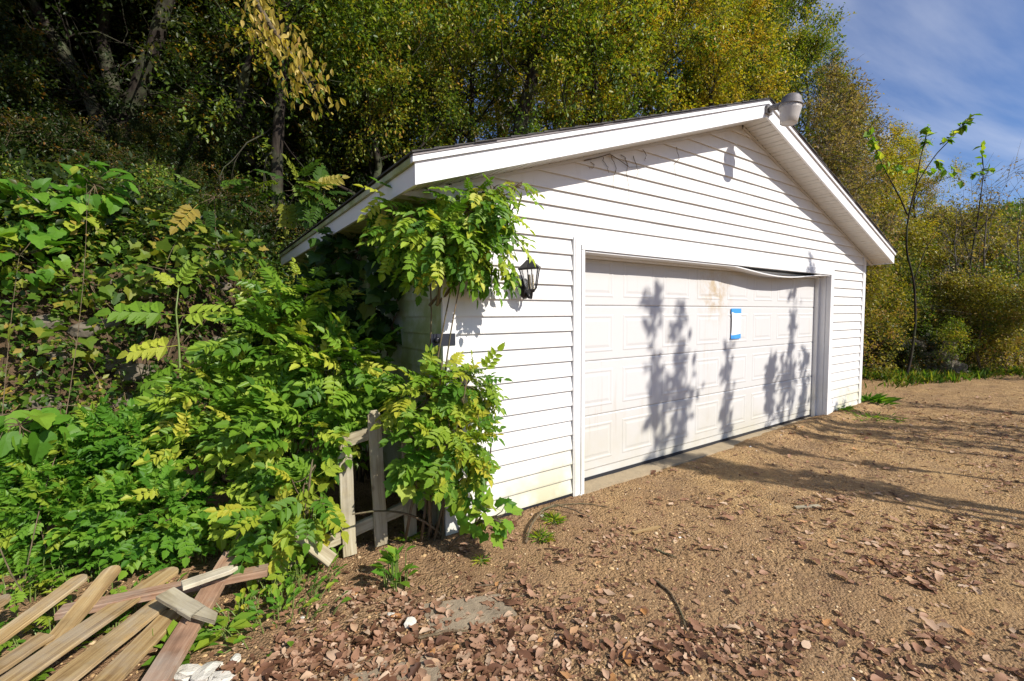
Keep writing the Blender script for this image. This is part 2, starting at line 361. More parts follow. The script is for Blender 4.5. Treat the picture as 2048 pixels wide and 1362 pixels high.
# ------------------------------------------------------------------ ground
BX = np.array([-60,-6,-3,-1.7,-1.0,-.45,.4,7.6,8.4,9.1,12,16,24,60,400.])
BY = np.array([2.0,2.7,2.9,3.1,3.9,5.6,6.3,6.3,4.4,2.4,1.5,.9,-.6,-8,-60.])
HX = np.array([-60,-1,0.5,8,10,16,40.]); HB = np.array([2.1,2.1,2.0,1.6,.95,.8,.8])
def terrain(x, y):
    x = np.asarray(x, float); y = np.asarray(y, float)
    t = y - np.interp(x, BX, BY); hb = np.interp(x, HX, HB)
    s = np.clip(t / 1.25, 0, 1); s = s*s*(3-2*s)
    sl = np.interp(x, [-10, 0, 8, 14, 30], [.34, .34, .42, .36, .30])
    rise = sl * np.clip(t - .9, 0, 34)
    z = -.045 + hb*s + rise
    z = z + .09*vnoise(x*1.3, y*1.3, 3)*np.clip(t, 0, 1) * 2 + .5*vnoise(x*.25, y*.25, 5)*np.clip(t/6, 0, 1)
    yard = 1 - np.clip(t, 0, 1)
    z = z + yard*(.030*vnoise(x*.9, y*.9, 1) + .016*vnoise(x*4, y*4, 2) + .009*vnoise(x*14, y*14, 4))
    # ground lifts a little at the far right end of the wall
    z = z + .05*np.clip((x-4.5)/3., 0, 1)*yard
    z = z + (.012 + .05*np.clip((x-2.6)/2.6, 0, 1))*np.exp(-((y+.08)/.16)**2)*((x > -.2) & (x < 8))
    # the yard under the building is a slab: keep the earth under it
    ins = (x > .05) & (x < 7.42) & (y > .12) & (y < 5.0)
    z = np.where(ins, np.minimum(z, -.03), z)
    return z
def axis(parts):
    out = []
    for a, b, n in parts: out += list(np.linspace(a, b, n, endpoint=False))
    return np.array(out + [parts[-1][1]])
gx = axis([(-600,-60,12),(-60,-6,40),(-6,-2.6,50),(-2.6,4.,264),(4.,10.,120),(10.,22,60),(22,70,40),(70,700,14)])
gy = axis([(-600,-30,12),(-30,-3.4,30),(-3.4,1.0,176),(1.0,8.,80),(8.,45,60),(45,90,14),(90,700,12)])
X, Y = np.meshgrid(gx, gy); Z = terrain(X, Y)
nx, ny = len(gx), len(gy)
def grid_mesh(name, X, Y, Z):
    ny, nx = X.shape; me = bpy.data.meshes.new(name)
    co = np.stack([X, Y, Z], -1).reshape(-1, 3); i = (np.arange(ny-1)[:, None]*nx + np.arange(nx-1)[None]).ravel()
    f = np.stack([i, i+1, i+1+nx, i+nx], -1)
    me.vertices.add(len(co)); me.vertices.foreach_set('co', co.ravel())
    me.loops.add(f.size); me.loops.foreach_set('vertex_index', f.ravel().astype(np.int32))
    me.polygons.add(len(f)); me.polygons.foreach_set('loop_start', (np.arange(len(f))*4).astype(np.int32))
    me.update(calc_edges=True); me.validate(); return me
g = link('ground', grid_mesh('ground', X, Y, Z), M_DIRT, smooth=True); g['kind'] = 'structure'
def gz(x, y): return float(terrain(np.array([x]), np.array([y]))[0])
# ------------------------------------------------------------------ leaf templates (length 1 along +Y, normal +Z)
class Tpl:
    def __init__(s, v, f): s.v = np.array(v, float); s.f = f
    def mesh(s, name, mat, smooth=False):
        me = bpy.data.meshes.new(name); me.from_pydata([tuple(q) for q in s.v], [], s.f); me.update(); me.materials.append(mat); return me
def t_simple(w=.26, fold=.10, curl=.10):
    return Tpl([(0,0,0),(-w*.8,.28,fold*.8),(-w,.55,fold-curl*.3),(0,1,-curl),(w,.55,fold-curl*.3),(w*.8,.28,fold*.8)], [(0,3,2,1),(0,5,4,3)])
def t_rhomb(w=.3, fold=.1):
    return Tpl([(0,0,0),(-w,.45,fold),(0,1,-.06),(w,.45,fold)], [(0,2,1),(0,3,2)])
def leaflet_pts(L, w, fold, curl):
    # serrated half outlines
    ys = [0,.14,.30,.34,.54,.58,.78,.80,1.]; xs = [0,.62,1.0,.84,.92,.72,.55,.36,0]
    R = [(x*w*L, y*L, fold*x*w*L - curl*y*y*L) for x, y in zip(xs, ys)]
    Lh = [(-x, y, z) for x, y, z in R]
    return Lh, R
def t_compound(pairs=4, ll=.34, w=.30, seed=0, term=1.15):
    r = random.Random(seed); v = []; f = []
    def droop(y): return -.16*y*y
    # rachis
    b = len(v)
    for y in (0, .5, 1.0): v += [(-.008, y, droop(y)), (.008, y, droop(y))]
    f += [(b, b+1, b+3, b+2), (b+2, b+3, b+5, b+4)]
    spots = []
    for i in range(pairs):
        y = .26 + .70*i/max(1, pairs-.0)
        for s in (-1, 1): spots.append((y, s*math.radians(r.uniform(52, 70)), ll*(1-.1*i/pairs)*r.uniform(.86, 1.1), s))
    spots.append((.97, math.radians(r.uniform(-8, 8)), ll*term, 0))
    for y, a, L, s in spots:
        Lh, R = leaflet_pts(L, w*r.uniform(.9, 1.1), .35, r.uniform(.1, .3)); ca, sa = math.cos(a), math.sin(a); tl = r.uniform(-.25, .35)
        b = len(v); side = Lh + R[1:-1][::-1]
        for (px, py, pz) in side:
            x2 = px*ca + py*sa; y2 = -px*sa + py*ca; v.append((x2, y + y2, droop(y) + pz - tl*abs(py)*.5))
        nL = len(Lh); base = b; tip = b + nL - 1
        f.append(tuple(range(b, b+nL))[::-1]); f.append((tip, ) + tuple(range(b+nL, b+len(side))) + (base,))
    for k in range(len(f)):
        pass
    f = [tuple(reversed(q)) if False else q for q in f]
    return Tpl(v, f)
def t_fan(outline, fold=.12, curl=.12, c=(0, .32)):
    v = [(c[0], c[1], -.02)] + [(x, y, fold*abs(x) - curl*y*y) for x, y in outline]; n = len(outline)
    return Tpl(v, [(0, 1+i, 1+(i+1) % n) for i in range(n)])
GRAPE = [(0,.0),(.16,-.10),(.34,-.12),(.40,.02),(.52,.10),(.46,.24),(.58,.42),(.44,.46),(.34,.58),(.22,.62),(.14,.82),(0,1.0)]
GRAPE = GRAPE + [(-x, y) for x, y in GRAPE[1:-1][::-1]]
MULB = [(0,.0),(.14,-.09),(.30,-.08),(.42,.06),(.47,.22),(.43,.30),(.44,.46),(.34,.52),(.32,.66),(.2,.74),(.14,.88),(0,1.0)]
MULB = MULB + [(-x, y) for x, y in MULB[1:-1][::-1]]
def t_dead(seed):
    r = random.Random(seed); v = []; f = []; cu = r.uniform(.1, .8)*r.choice((1, 1, -1)); cl = r.uniform(-.9, 1.7); tw = r.uniform(-1., 1.); w = r.uniform(.18, .38)
    ws = [.05, r.uniform(.5,.95), 1., r.uniform(.4,.9), .04]
    for i in range(5):
        y = i/4
        for s in (-1, -.45, 0.15, 1):
            x = s*w*ws[i]*(1+.2*r.uniform(-1, 1)); z = cl*(x*x)*2.2 + cu*(y-.5)**2 + tw*x*(y-.5) + .06*r.uniform(-1, 1)
            v.append((x, y-.5, z))
    zm = min(q[2] for q in v); v = [(a, b, c - zm) for a, b, c in v]
    for i in range(4):
        for k in range(3): f.append((i*4+k, i*4+k+1, i*4+k+5, i*4+k+4))
    return Tpl(v, f)
def t_litter(seed):
    r = random.Random(seed); v = []; f = []; bend = r.uniform(.05, .6)*r.choice((1, 1, 1, -.6)); fold = r.uniform(-.2, .6); roll = r.uniform(0., 1.5); tw = r.uniform(-1., 1.); w = r.uniform(.20, .34); ph = r.uniform(0, 6.28); wav = r.uniform(.01, .05); asym = r.uniform(.75, 1.2)
    rows = [0, .14, .3, .48, .66, .83, 1.]; ws = [.03, .55, .9, 1., .8, .42, .02]
    if r.random() < .4: ws = [.03, .7, .55, 1., .6, .72, .05]      # lobed
    for y, k in zip(rows, ws):
        for q in (-1, -.5, 0, .5, 1):
            x = q*w*k*(asym if q > 0 else 1); e = abs(q)*k
            z = fold*abs(x)*.6 + roll*x*x + bend*(y-.45)**2 + tw*x*(y-.5) + wav*math.sin(y*9+ph)*e + wav*.7*math.sin(y*17+q*3+ph)*e
            v.append((x, y-.5, z))
    zm = min(q[2] for q in v); v = [(a, b, c - zm) for a, b, c in v]
    for i in range(6):
        for k in range(4): f.append((i*5+k, i*5+k+1, i*5+k+6, i*5+k+5))
    return Tpl(v, f)
T_S = t_simple(); T_SN = t_simple(.17, .06, .2); T_R = t_rhomb()
T_C = [t_compound(4, .36, .30, i) for i in range(4)]
T_CF = [t_compound(4, .36, .36, 10+i) for i in range(3)]
T_PIN = [t_compound(5, .30, .36, 20+i, .9) for i in range(2)]
T_G = [t_fan(GRAPE, .15, .15), t_fan(GRAPE, .3, .3), t_fan(GRAPE, -.1, .05)]
T_M = [t_fan(MULB, .2, .2), t_fan(MULB, .35, .35)]
T_D = [t_litter(i) for i in range(18)]; T_DB = Tpl([(-.3,-.35,.05),(.22,-.5,0),(.34,.2,.12),(-.1,.55,.02),(-.36,.1,0)], [(0,1,2,3,4)])

def frames(d, up, scale):
    """rows: leaf directions, normal hints -> (n,3,3) with columns x,y,z"""
    d = nrm(d); x = nrm(np.cross(d, up)); z = np.cross(x, d)
    return np.stack([x, d, z], -1) * np.asarray(scale, float).reshape(-1, 1, 1)
class Bulk:
    def __init__(s): s.V = []; s.LI = []; s.LS = []; s.LT = []; s.T = []; s.nv = 0; s.nl = 0
    def add(s, tpl, pos, M, tint):
        n = len(pos)
        if n == 0: return s
        v = np.einsum('nij,kj->nki', M, tpl.v) + np.asarray(pos)[:, None, :]
        k = len(tpl.v); s.V.append(v.reshape(-1, 3))
        fl = np.concatenate([np.array(f) for f in tpl.f]); cnt = np.array([len(f) for f in tpl.f]); st = np.concatenate([[0], np.cumsum(cnt)[:-1]])
        off = np.arange(n)[:, None]
        s.LI.append((fl[None] + off*k + s.nv).ravel()); s.LS.append((st[None] + off*len(fl) + s.nl).ravel())
        s.T.append(np.repeat(np.asarray(tint, float), len(cnt)))
        s.nv += n*k; s.nl += n*len(fl); return s
    def mesh(s, name):
        me = bpy.data.meshes.new(name); V = np.concatenate(s.V); LI = np.concatenate(s.LI).astype(np.int32); LS = np.concatenate(s.LS).astype(np.int32); T = np.concatenate(s.T).astype(np.float32)
        me.vertices.add(len(V)); me.vertices.foreach_set('co', V.astype(np.float32).ravel())
        me.loops.add(len(LI)); me.loops.foreach_set('vertex_index', LI)
        me.polygons.add(len(LS)); me.polygons.foreach_set('loop_start', LS)
        a = me.attributes.new('tint', 'FLOAT', 'FACE'); a.data.foreach_set('value', T)
        me.update(calc_edges=True); return me
    def build(s, name, mat, parent=None, kind=None):
        o = link(name, s.mesh(name), mat, parent)
        if kind: o['kind'] = kind
        return o
def rdir(n, rng=RNG): return nrm(rng.normal(size=(n, 3)))

# ------------------------------------------------------------------ garage
Wd = 7.471; MSL = .3304; ZA = 3.652; OV = .298; EV = .321; FH = .166; DP = 4.70; DB = 4.996; CR = .127
ZE = ZA - MSL*(Wd/2 + EV)
def rk(x): return ZA - MSL*abs(x - Wd/2)        # underside of the rake
gar = empty('garage', (Wd/2, 0, 0), 'white vinyl sided one storey garage with low gable and wide roller door', 'garage')
fw = Acc()
DL, DR, DT = 1.304, 6.171, 2.073
CL0, CR0, CT = DL - .105, DR + .115, DT + .095
fw.add([(.02,.0,-.05),(DL,.0,-.05),(DL,.0,DT),(DR,.0,DT),(DR,.0,-.05),(Wd-.02,.0,-.05),(Wd-.02,.0,rk(Wd)),(Wd/2,.0,ZA),(.02,.0,rk(0)),
        (.02,.12,-.05),(DL,.12,-.05),(DL,.12,DT),(DR,.12,DT),(DR,.12,-.05),(Wd-.02,.12,-.05),(Wd-.02,.12,rk(Wd)),(Wd/2,.12,ZA),(.02,.12,rk(0))],
       [(0,1,2,8),(2,3,7),(2,7,8),(3,4,5,6),(3,6,7),(17,11,10,9),(16,12,11),(17,16,11),(15,14,13,12),(16,15,12),(2,1,10,11),(3,2,11,12),(4,3,12,13)])
front = fw.build('front_wall', M_DARK, gar)
def board(x0, x1, z, parent, xa=None, xb=None, mat=M_SIDING, zt=None, off=0.):
    """one course of lap siding: proud bottom lip, flush top; xa/xb are the ends along the top edge"""
    xa = x0 if xa is None else xa; xb = x1 if xb is None else xb; zt = z + CR + .004 if zt is None else zt
    a = Acc(); yo = -.023 - off + random.uniform(-.0008, .0008); dz = random.uniform(-.0015, .0015)
    a.add([(x0,yo,z+dz),(x1,yo,z+dz),(xb,-.004-off,zt),(xa,-.004-off,zt),(x0,-.002,z+.002),(x1,-.002,z+.002),(x0,yo,z+.012),(x1,yo,z+.012)],
          [(6,7,2,3),(0,1,7,6),(4,5,1,0)])
    return a.build('siding_board', mat, parent)
nc = int((ZA)/CR) + 1
for i in range(nc):
    z = i*CR; zt = min(z + CR + .004, ZA - .002)
    if z > ZA - .03: break
    def ext(zq):
        q = max(0., (ZA - zq)/MSL); return max(.075, Wd/2 - q + .004), min(Wd - .075, Wd/2 + q - .004)
    l0, r0 = ext(z); l1, r1 = ext(zt)
    if z + CR*.5 < CT:
        if z < CT - .02:
            board(.075, CL0 - .014, z, front); board(CR0 + .010, Wd - .075, z, front)
    else:
        ss = {17:[1.42, 4.3], 18:[3.25], 19:[2.2, 5.2], 20:[4.55], 21:[2.75, 4.95], 22:[3.4], 23:[4.0]}.get(i, [])
        cuts = [s for s in ss if l0 + .3 < s < r0 - .3]; xs = [None] + cuts + [None]
        for k in range(len(xs)-1):
            a0, a1 = (l0, l1) if xs[k] is None else (xs[k], xs[k]); b0, b1 = (r0, r1) if xs[k+1] is None else (xs[k+1] + .02, xs[k+1] + .02)
            board(a0, b0, z, front, a1, b1, zt=zt, off=.0018*(k % 2))
# board filling the strip beside/above the casing
sw = Acc(); sw.add([(.0,.03,-.05),(.0,DP,-.05),(.0,DP,ZE+.2),(.0,.03,ZE+.2),(.1,.03,-.05),(.1,DP,-.05),(.1,DP,ZE+.2),(.1,.03,ZE+.2)], [(0,3,2,1),(4,5,6,7),(0,1,5,4),(3,7,6,2),(1,2,6,5),(0,4,7,3)])
side = sw.build('side_wall', M_DARK, gar)
for i in range(19):
    z = i*CR; a = Acc(); a.add([(-.017,.07,z),(-.017,DP,z),(-.004,DP,z+CR+.004),(-.004,.07,z+CR+.004),(-.001,.07,z+.002),(-.001,DP,z+.002)], [(0,3,2,1),(4,0,1,5)])
    a.build('siding_board', M_ALGAE, side)
rw = Acc(); rw.box(Wd-.1, Wd, .13, DP, -.05, ZE+.2); rw.build('side_wall', M_SIDING, gar)
rw = Acc(); rw.box(.11, Wd-.11, DP-.1, DP-.001, -.05, ZE+.2); rw.build('rear_wall', M_SIDING, gar)
# corner posts
for x0, x1, ys in ((-.022, .078, 1), (Wd-.078, Wd+.022, 1)):
    a = Acc(); zt = rk(0) + .01
    a.box(x0, x1, -.026, -.001, -.035, zt); a.build('corner_post', M_TRIM, gar)
    a = Acc(); xs = (x0, x0+.02) if x0 < 1 else (x1-.02, x1)
    a.box(xs[0], xs[1], -.0005, .075, -.035, zt); a.build('corner_post', M_ALGAE if x0 < 1 else M_TRIM, gar)
# starter strip along the foot
a = Acc(); a.box(.08, CL0-.02, -.012, .0, -.03, .0); a.build('starter_strip', M_PLATE, gar)
# door casing: J channel and stepped frame
def ubox(name, x0, x1, y0, y1, z0, z1, mat, parent=gar):
    return Acc().box(x0, x1, y0, y1, z0, z1).build(name, mat, parent)
ubox('channel', CL0-.014, CL0, -.032, -.001, -.03, CT+.012, M_TRIM)
ubox('channel', CR0, CR0+.012, -.028, -.001, .02, CT+.0, M_TRIM)
def frame_piece(x0, x1, z0, z1):
    return Acc().box(x0, x1, -.036, -.001, z0, z1)
ubox('casing', CL0+.003, CL0+.066, -.034, -.001, -.04, CT-.003, M_TRIM)
ubox('casing', CL0+.069, DL, -.042, .10, -.045, DT+.004, M_TRIM)
ubox('casing', CR0-.070, CR0-.002, -.034, -.001, .0, CT-.003, M_TRIM)
ubox('casing', DR-.006, CR0-.073, -.042, .02, -.02, DT+.004, M_TRIM)
ubox('casing', CL0+.069, CR0-.073, -.034, -.001, DT+.045, CT-.003, M_TRIM)
ubox('casing', CL0+.072, CR0-.076, -.042, .10, DT+.007, DT+.042, M_TRIM)
# right jamb return (seen from the left) in two boards
ubox('jamb', DR-.012, DR+.02, .022, .10, -.04, DT+.003, M_TRIM)
ubox('jamb', DR-.055, DR-.004, .1005, .153, -.04, DT-.02, M_SIDING)
ubox('jamb', DR-.002, DR+.03, .1215, .21, -.04, DT-.02, M_SIDING)
ubox('jamb', DL-.03, DL-.002, .102, .16, -.04, DT, M_SIDING)
# header weatherstrip and the sagging strip of trim
ubox('weather_strip', DL+.002, DR-.05, .102, .150, DT-.035, DT-.006, M_SIDING)
a = Acc(); xs = np.linspace(DL+.02, DR-.02, 60)
def sag(x):
    t = (x - 3.6)/(5.95-3.6); t = np.clip(t, 0, 1); return -.085*np.sin(math.pi*t)**1.3*(1-.25*t)
for i in range(59):
    x0, x1 = xs[i], xs[i+1]; s0, s1 = sag(x0), sag(x1); f0 = .055*min(1, -s0*14); f1 = .055*min(1, -s1*14)
    a.hexa([(x0,-.028-f0*.3,DT-.010+s0),(x1,-.028-f1*.3,DT-.010+s1),(x1,.098,DT-.014+s1*.8),(x0,.098,DT-.014+s0*.8)],
           [(x0,-.028-f0*.3,DT+.003+s0),(x1,-.028-f1*.3,DT+.003+s1),(x1,.098,DT-.004+s1*.8),(x0,.098,DT-.004+s0*.8)])
a.build('sagging_trim', M_TRIM, gar)
# the roller door: four sections, eight pressed panels each
DYF = .155
door = empty('garage_door', (Wd/2, DYF, 0)); door.parent = gar; door.matrix_parent_inverse = gar.matrix_basis.inverted()
door.matrix_basis = Matrix.Translation((Wd/2, DYF, 0))
SH = .512; ZB = .075
for r in range(4):
    z0 = ZB + r*SH; a = Acc(); e = .006
    a.hexa([(DL-.02,DYF+e,z0+.002),(DR-.0,DYF+e,z0+.002),(DR-.0,DYF+.05,z0+.002),(DL-.02,DYF+.05,z0+.002)],
           [(DL-.02,DYF,z0+.012),(DR-.0,DYF,z0+.012),(DR-.0,DYF+.05,z0+.012),(DL-.02,DYF+.05,z0+.012)])
    a.hexa([(DL-.02,DYF,z0+.0122),(DR,DYF,z0+.0122),(DR,DYF+.05,z0+.0122),(DL-.02,DYF+.05,z0+.0122)],
           [(DL-.02,DYF,z0+SH-.012),(DR,DYF,z0+SH-.012),(DR,DYF+.05,z0+SH-.012),(DL-.02,DYF+.05,z0+SH-.012)])
    a.hexa([(DL-.02,DYF,z0+SH-.0118),(DR,DYF,z0+SH-.0118),(DR,DYF+.05,z0+SH-.0118),(DL-.02,DYF+.05,z0+SH-.0118)],
           [(DL-.02,DYF+.008,z0+SH-.001),(DR,DYF+.008,z0+SH-.001),(DR,DYF+.05,z0+SH-.001),(DL-.02,DYF+.05,z0+SH-.001)])
    a.build('door_section', M_DOOR, door)
pan = Acc(); pw, ph = .235, .178
rings = [(0, .0), (.013, -.0040), (.023, -.0040), (.034, -.0012), (.046, -.0012), (.068, -.0046)]
for ins, yy in rings:
    for sx, sz in ((-1,-1),(1,-1),(1,1),(-1,1)): pan.v.append((sx*(pw-ins), yy, sz*(ph-ins)))
for i in range(len(rings)-1):
    for k in range(4): pan.f.append((i*4+k, i*4+(k+1) % 4, (i+1)*4+(k+1) % 4, (i+1)*4+k))
pan.f.append((20,21,22,23))
pme = pan.mesh('panel'); pme.materials.append(M_DOOR)
for r in range(4):
    for k in range(8):
        o = bpy.data.objects.new('panel', pme); COL.objects.link(o); o.parent = door
        o.location = (DL + .02 + (k+.5)*(DR-DL-.04)/8 - Wd/2, .0008, ZB + (r+.5)*SH)
ubox('bottom_seal', DL, DR-.002, DYF+.004, DYF+.045, -.02, ZB, M_DOOR, door)
ubox('rubber_sweep', DL, DR-.002, DYF-.002, DYF+.003, -.03, .012, M_PLATE, door)
# concrete sill in front of the door
a = Acc()
sx_ = np.linspace(DL-.02, DR+.02, 26)
for i in range(25):
    j = lambda q: .014*math.sin(q*3.1) + .012*math.sin(q*7.7+1)
    a.hexa([(sx_[i],-.03+j(sx_[i]),-.12),(sx_[i+1],-.03+j(sx_[i+1]),-.12),(sx_[i+1],.30,-.12),(sx_[i],.30,-.12)],
           [(sx_[i],-.025+j(sx_[i]),-.024+.004*math.sin(sx_[i]*9)),(sx_[i+1],-.025+j(sx_[i+1]),-.024+.004*math.sin(sx_[i+1]*9)),(sx_[i+1],.30,-.018),(sx_[i],.30,-.018)])
a.build('concrete_sill', M_CONC, gar)
# fascia boards on the rakes, with their capping strip, drip edge and shingles
def rake(name, xa, xb, y0, y1, dz0, dz1, mat, parent=gar, trim=0.):
    a = Acc(); q = [(xa, rk(xa)), (xb, rk(xb))]
    a.hexa([(xa,y0,rk(xa)+dz0),(xb,y0,rk(xb)+dz0),(xb,y1,rk(xb)+dz0),(xa,y1,rk(xa)+dz0)],
           [(xa,y0,rk(xa)+dz1),(xb,y0,rk(xb)+dz1),(xb,y1,rk(xb)+dz1),(xa,y1,rk(xa)+dz1)])
    return a.build(name, mat, parent)
mid = Wd/2
rake('fascia', -EV, 2.86, -OV, -OV+.02, 0, FH-.034, M_FASCIA); rake('fascia', 2.86, mid-.001, -OV-.002, -OV+.018, .0, FH-.034, M_FASCIA)
rake('fascia', mid+.001, Wd+EV, -OV, -OV+.02, 0, FH-.034, M_FASCIA)
rake('fascia_cap', -EV-.02, mid-.001, -OV-.018, -OV+.018, FH-.032, FH, M_FASCIA); rake('fascia_cap', mid+.001, Wd+EV+.012, -OV-.018, -OV+.018, FH-.032, FH, M_FASCIA)
rake('drip_edge', -EV-.022, mid-.001, -OV-.024, -OV+.03, FH+.002, FH+.016, M_DRIP); rake('drip_edge', mid+.001, Wd+EV+.018, -OV-.024, -OV+.03, FH+.002, FH+.016, M_DRIP)
# side eave fascia
a = Acc(); a.box(-EV-.001, -EV+.019, -OV+.021, DB, ZE, ZE+FH-.045); a.build('fascia', M_FASCIA, gar)
a = Acc(); a.box(-EV-.022, -EV+.018, -OV+.019, DB, ZE+FH-.043, ZE+FH-.006); a.build('fascia_cap', M_ALGAE, gar)
a = Acc(); a.box(Wd+EV-.019, Wd+EV+.001, -OV+.021, DB, ZE, ZE+FH-.045); a.build('fascia', M_FASCIA, gar)
# roof deck and shingle courses
roof = Acc()
for s in (-1, 1):
    xe = mid + s*(mid + EV + .012)
    roof.hexa([(xe,-OV+.032,rk(xe)+FH-.002),(mid+s*.001,-OV+.032,ZA+FH-.002),(mid+s*.001,DB,ZA+FH-.002),(xe,DB,rk(xe)+FH-.002)],
              [(xe,-OV+.032,rk(xe)+FH+.014),(mid+s*.001,-OV+.032,ZA+FH+.014),(mid+s*.001,DB,ZA+FH+.014),(xe,DB,rk(xe)+FH+.014)])
roof = roof.build('roof', M_SHINGLE, gar)
for s in (-1, 1):
    L = mid + EV + .03; n = 29
    for i in range(n):
        u0 = L*(1 - i/n); u1 = L*(1 - (i+1.25)/n); u1 = max(u1, 0)
        x0, x1 = mid + s*u0, mid + s*u1; jj = random.uniform(-.006, .006)
        b0 = [(x0,-OV-.035+jj,rk(x0)+FH+.019),(x1,-OV-.035+jj,rk(x1)+FH+.017),(x1,DB+.02,rk(x1)+FH+.017),(x0,DB+.02,rk(x0)+FH+.019)]
        Acc().hexa(b0, [(x,y,z+(.011 if k in (0,3) else .002)) for k, (x,y,z) in enumerate(b0)]).build('shingle_course', M_SHINGLE, roof)
# soffit panels under the rakes and the side eave
for s in (-1, 1):
    L = mid + EV - .03; n = 22
    for i in range(n):
        u0 = L*i/n; u1 = L*(i+1)/n; a = Acc(); prof = [(0,.004),(.03,.0),(.30,.0),(.33,.009),(.40,.009),(.43,.0),(.68,.0),(.71,.009),(.78,.009),(.81,.0),(.985,.0),(1.,.006)]
        vs = []; fs = []
        for q, h in prof:
            x = mid + s*(u0 + (u1-u0)*q)
            vs += [(x,-OV+.021,rk(x)+.004+h),(x,-.0305,rk(x)+.004+h)]
        for k in range(len(prof)-1): fs.append((2*k,2*k+1,2*k+3,2*k+2))
        a.add(vs, fs).build('soffit_panel', M_SOFFIT, gar)
    rake('soffit_channel', *( (0.06, mid-.02) if s < 0 else (mid+.02, Wd+EV-.03) ), -.030, -.003, -.022, .003, M_SOFFIT)
n = 15
for i in range(n):
    y0 = .08 + (DB-.1)*i/n; y1 = .08 + (DB-.1)*(i+1)/n - .004; a = Acc(); vs = []; fs = []; prof = [(0,.004),(.03,0),(.3,0),(.33,.009),(.4,.009),(.43,0),(.68,0),(.71,.009),(.78,.009),(.81,0),(1,0)]
    for q, h in prof: y = y0+(y1-y0)*q; vs += [(-EV+.02,y,ZE+.004+h),(-.019,y,ZE+.004+h)]
    for k in range(len(prof)-1): fs.append((2*k,2*k+1,2*k+3,2*k+2))
    a.add(vs, fs).build('soffit_panel', M_ALGAE, gar)
Acc().add([(-EV+.02,-.031,ZE+.003),(-.0245,-.031,ZE+.003),(-.0245,-.031,rk(-.0245)+.02),(-EV+.02,-.031,rk(-EV+.02)+.012)], [(0,1,2,3)]).build('soffit_end', M_SOFFIT, gar)
ubox('soffit_end', -EV+.02, -.024, -.030, .078, ZE+.002, ZE+.012, M_SOFFIT)

# ---- fittings on the garage
def prism(a, c, ax, r0, r1, h0, h1, n=6, rot=0.):
    ax = nrm(ax); u = nrm(np.cross(ax, (1, .2, .1))); v = np.cross(ax, u); c = np.asarray(c)
    vs = []
    for r, h in ((r0, h0), (r1, h1)):
        for k in range(n):
            w = 2*math.pi*k/n + rot; vs.append(c + ax*h + r*(math.cos(w)*u + math.sin(w)*v))
    return a.add(vs, [(k, (k+1) % n, n+(k+1) % n, n+k) for k in range(n)] + [tuple(range(n-1,-1,-1)), tuple(range(n, 2*n))])
# wall lantern
wl = empty('wall_lantern', (.70, -.02, 1.70), 'black coach lantern with clear tapered panes beside the roller door', 'wall lamp')
base = np.array([.655, -.145, 1.70]); lax = nrm(np.array([-.11, -.03, 1.0]))
a = Acc(); a.lathe((.685,-.017,1.735), [(.052,.0),(.056,.006),(.045,.022),(.02,.03)], 16, (0,-1,0)); 
for q in range(len(a.v)): x,y,z = a.v[q]; a.v[q] = (x, y, 1.735+(z-1.735)*1.45)
a.build('back_plate', M_BLACK, wl, True)
a = Acc(); a.tube([(.685,-.03,1.72),(.682,-.08,1.665),(.672,-.12,1.66),base+lax*.0], [.011,.011,.011,.012], 8); a.build('arm', M_BLACK, wl, True)
a = Acc(); prism(a, base, lax, .026, .036, .0, .014); prism(a, base, lax, .038, .044, .0142, .026); a.build('base_ring', M_BLACK, wl)
a = Acc(); a.tube([base-lax*.0, base-lax*.02, base-lax*.045], [.014,.012,.004], 8); a.build('finial', M_BLACK, wl)
u = nrm(np.cross(lax, (1,.2,.1))); vv = np.cross(lax, u)
def hexp(k, r, h): w = 2*math.pi*k/6; return base + lax*h + r*(math.cos(w)*u + math.sin(w)*vv)
for k in range(6):
    Acc().tube([hexp(k,.043,.026), hexp(k,.079,.172)], [.0045,.0045], 4).build('cage_bar', M_BLACK, wl)
    q = [hexp(k,.040,.028), hexp(k+1,.040,.028), hexp(k+1,.075,.170), hexp(k,.075,.170)]; c = base + lax*.1
    inn = [c + (np.array(z)-c)*.97 for z in q]
    Acc().add(q + inn, [(0,1,2,3),(7,6,5,4),(0,4,5,1),(2,6,7,3),(1,5,6,2),(3,7,4,0)]).build('pane', M_GLASS, wl)
a = Acc(); prism(a, base, lax, .088, .092, .172, .186); prism(a, base, lax, .090, .040, .1862, .225); prism(a, base, lax, .040, .018, .2252, .245); a.build('lantern_roof', M_BLACK, wl)
a = Acc(); a.lathe(base, [(.006,.245),(.014,.255),(.012,.268),(.003,.28)], 10, lax); a.build('top_knob', M_BLACK, wl, True)
for du, dv in ((.018,.0),(-.010,.016),(-.010,-.016)):
    a = Acc(); a.tube([base+lax*.027+u*du+vv*dv, base+lax*.135+u*du+vv*dv], [.0075,.0075], 8); a.build('candle_sleeve', M_CANDLE, wl)
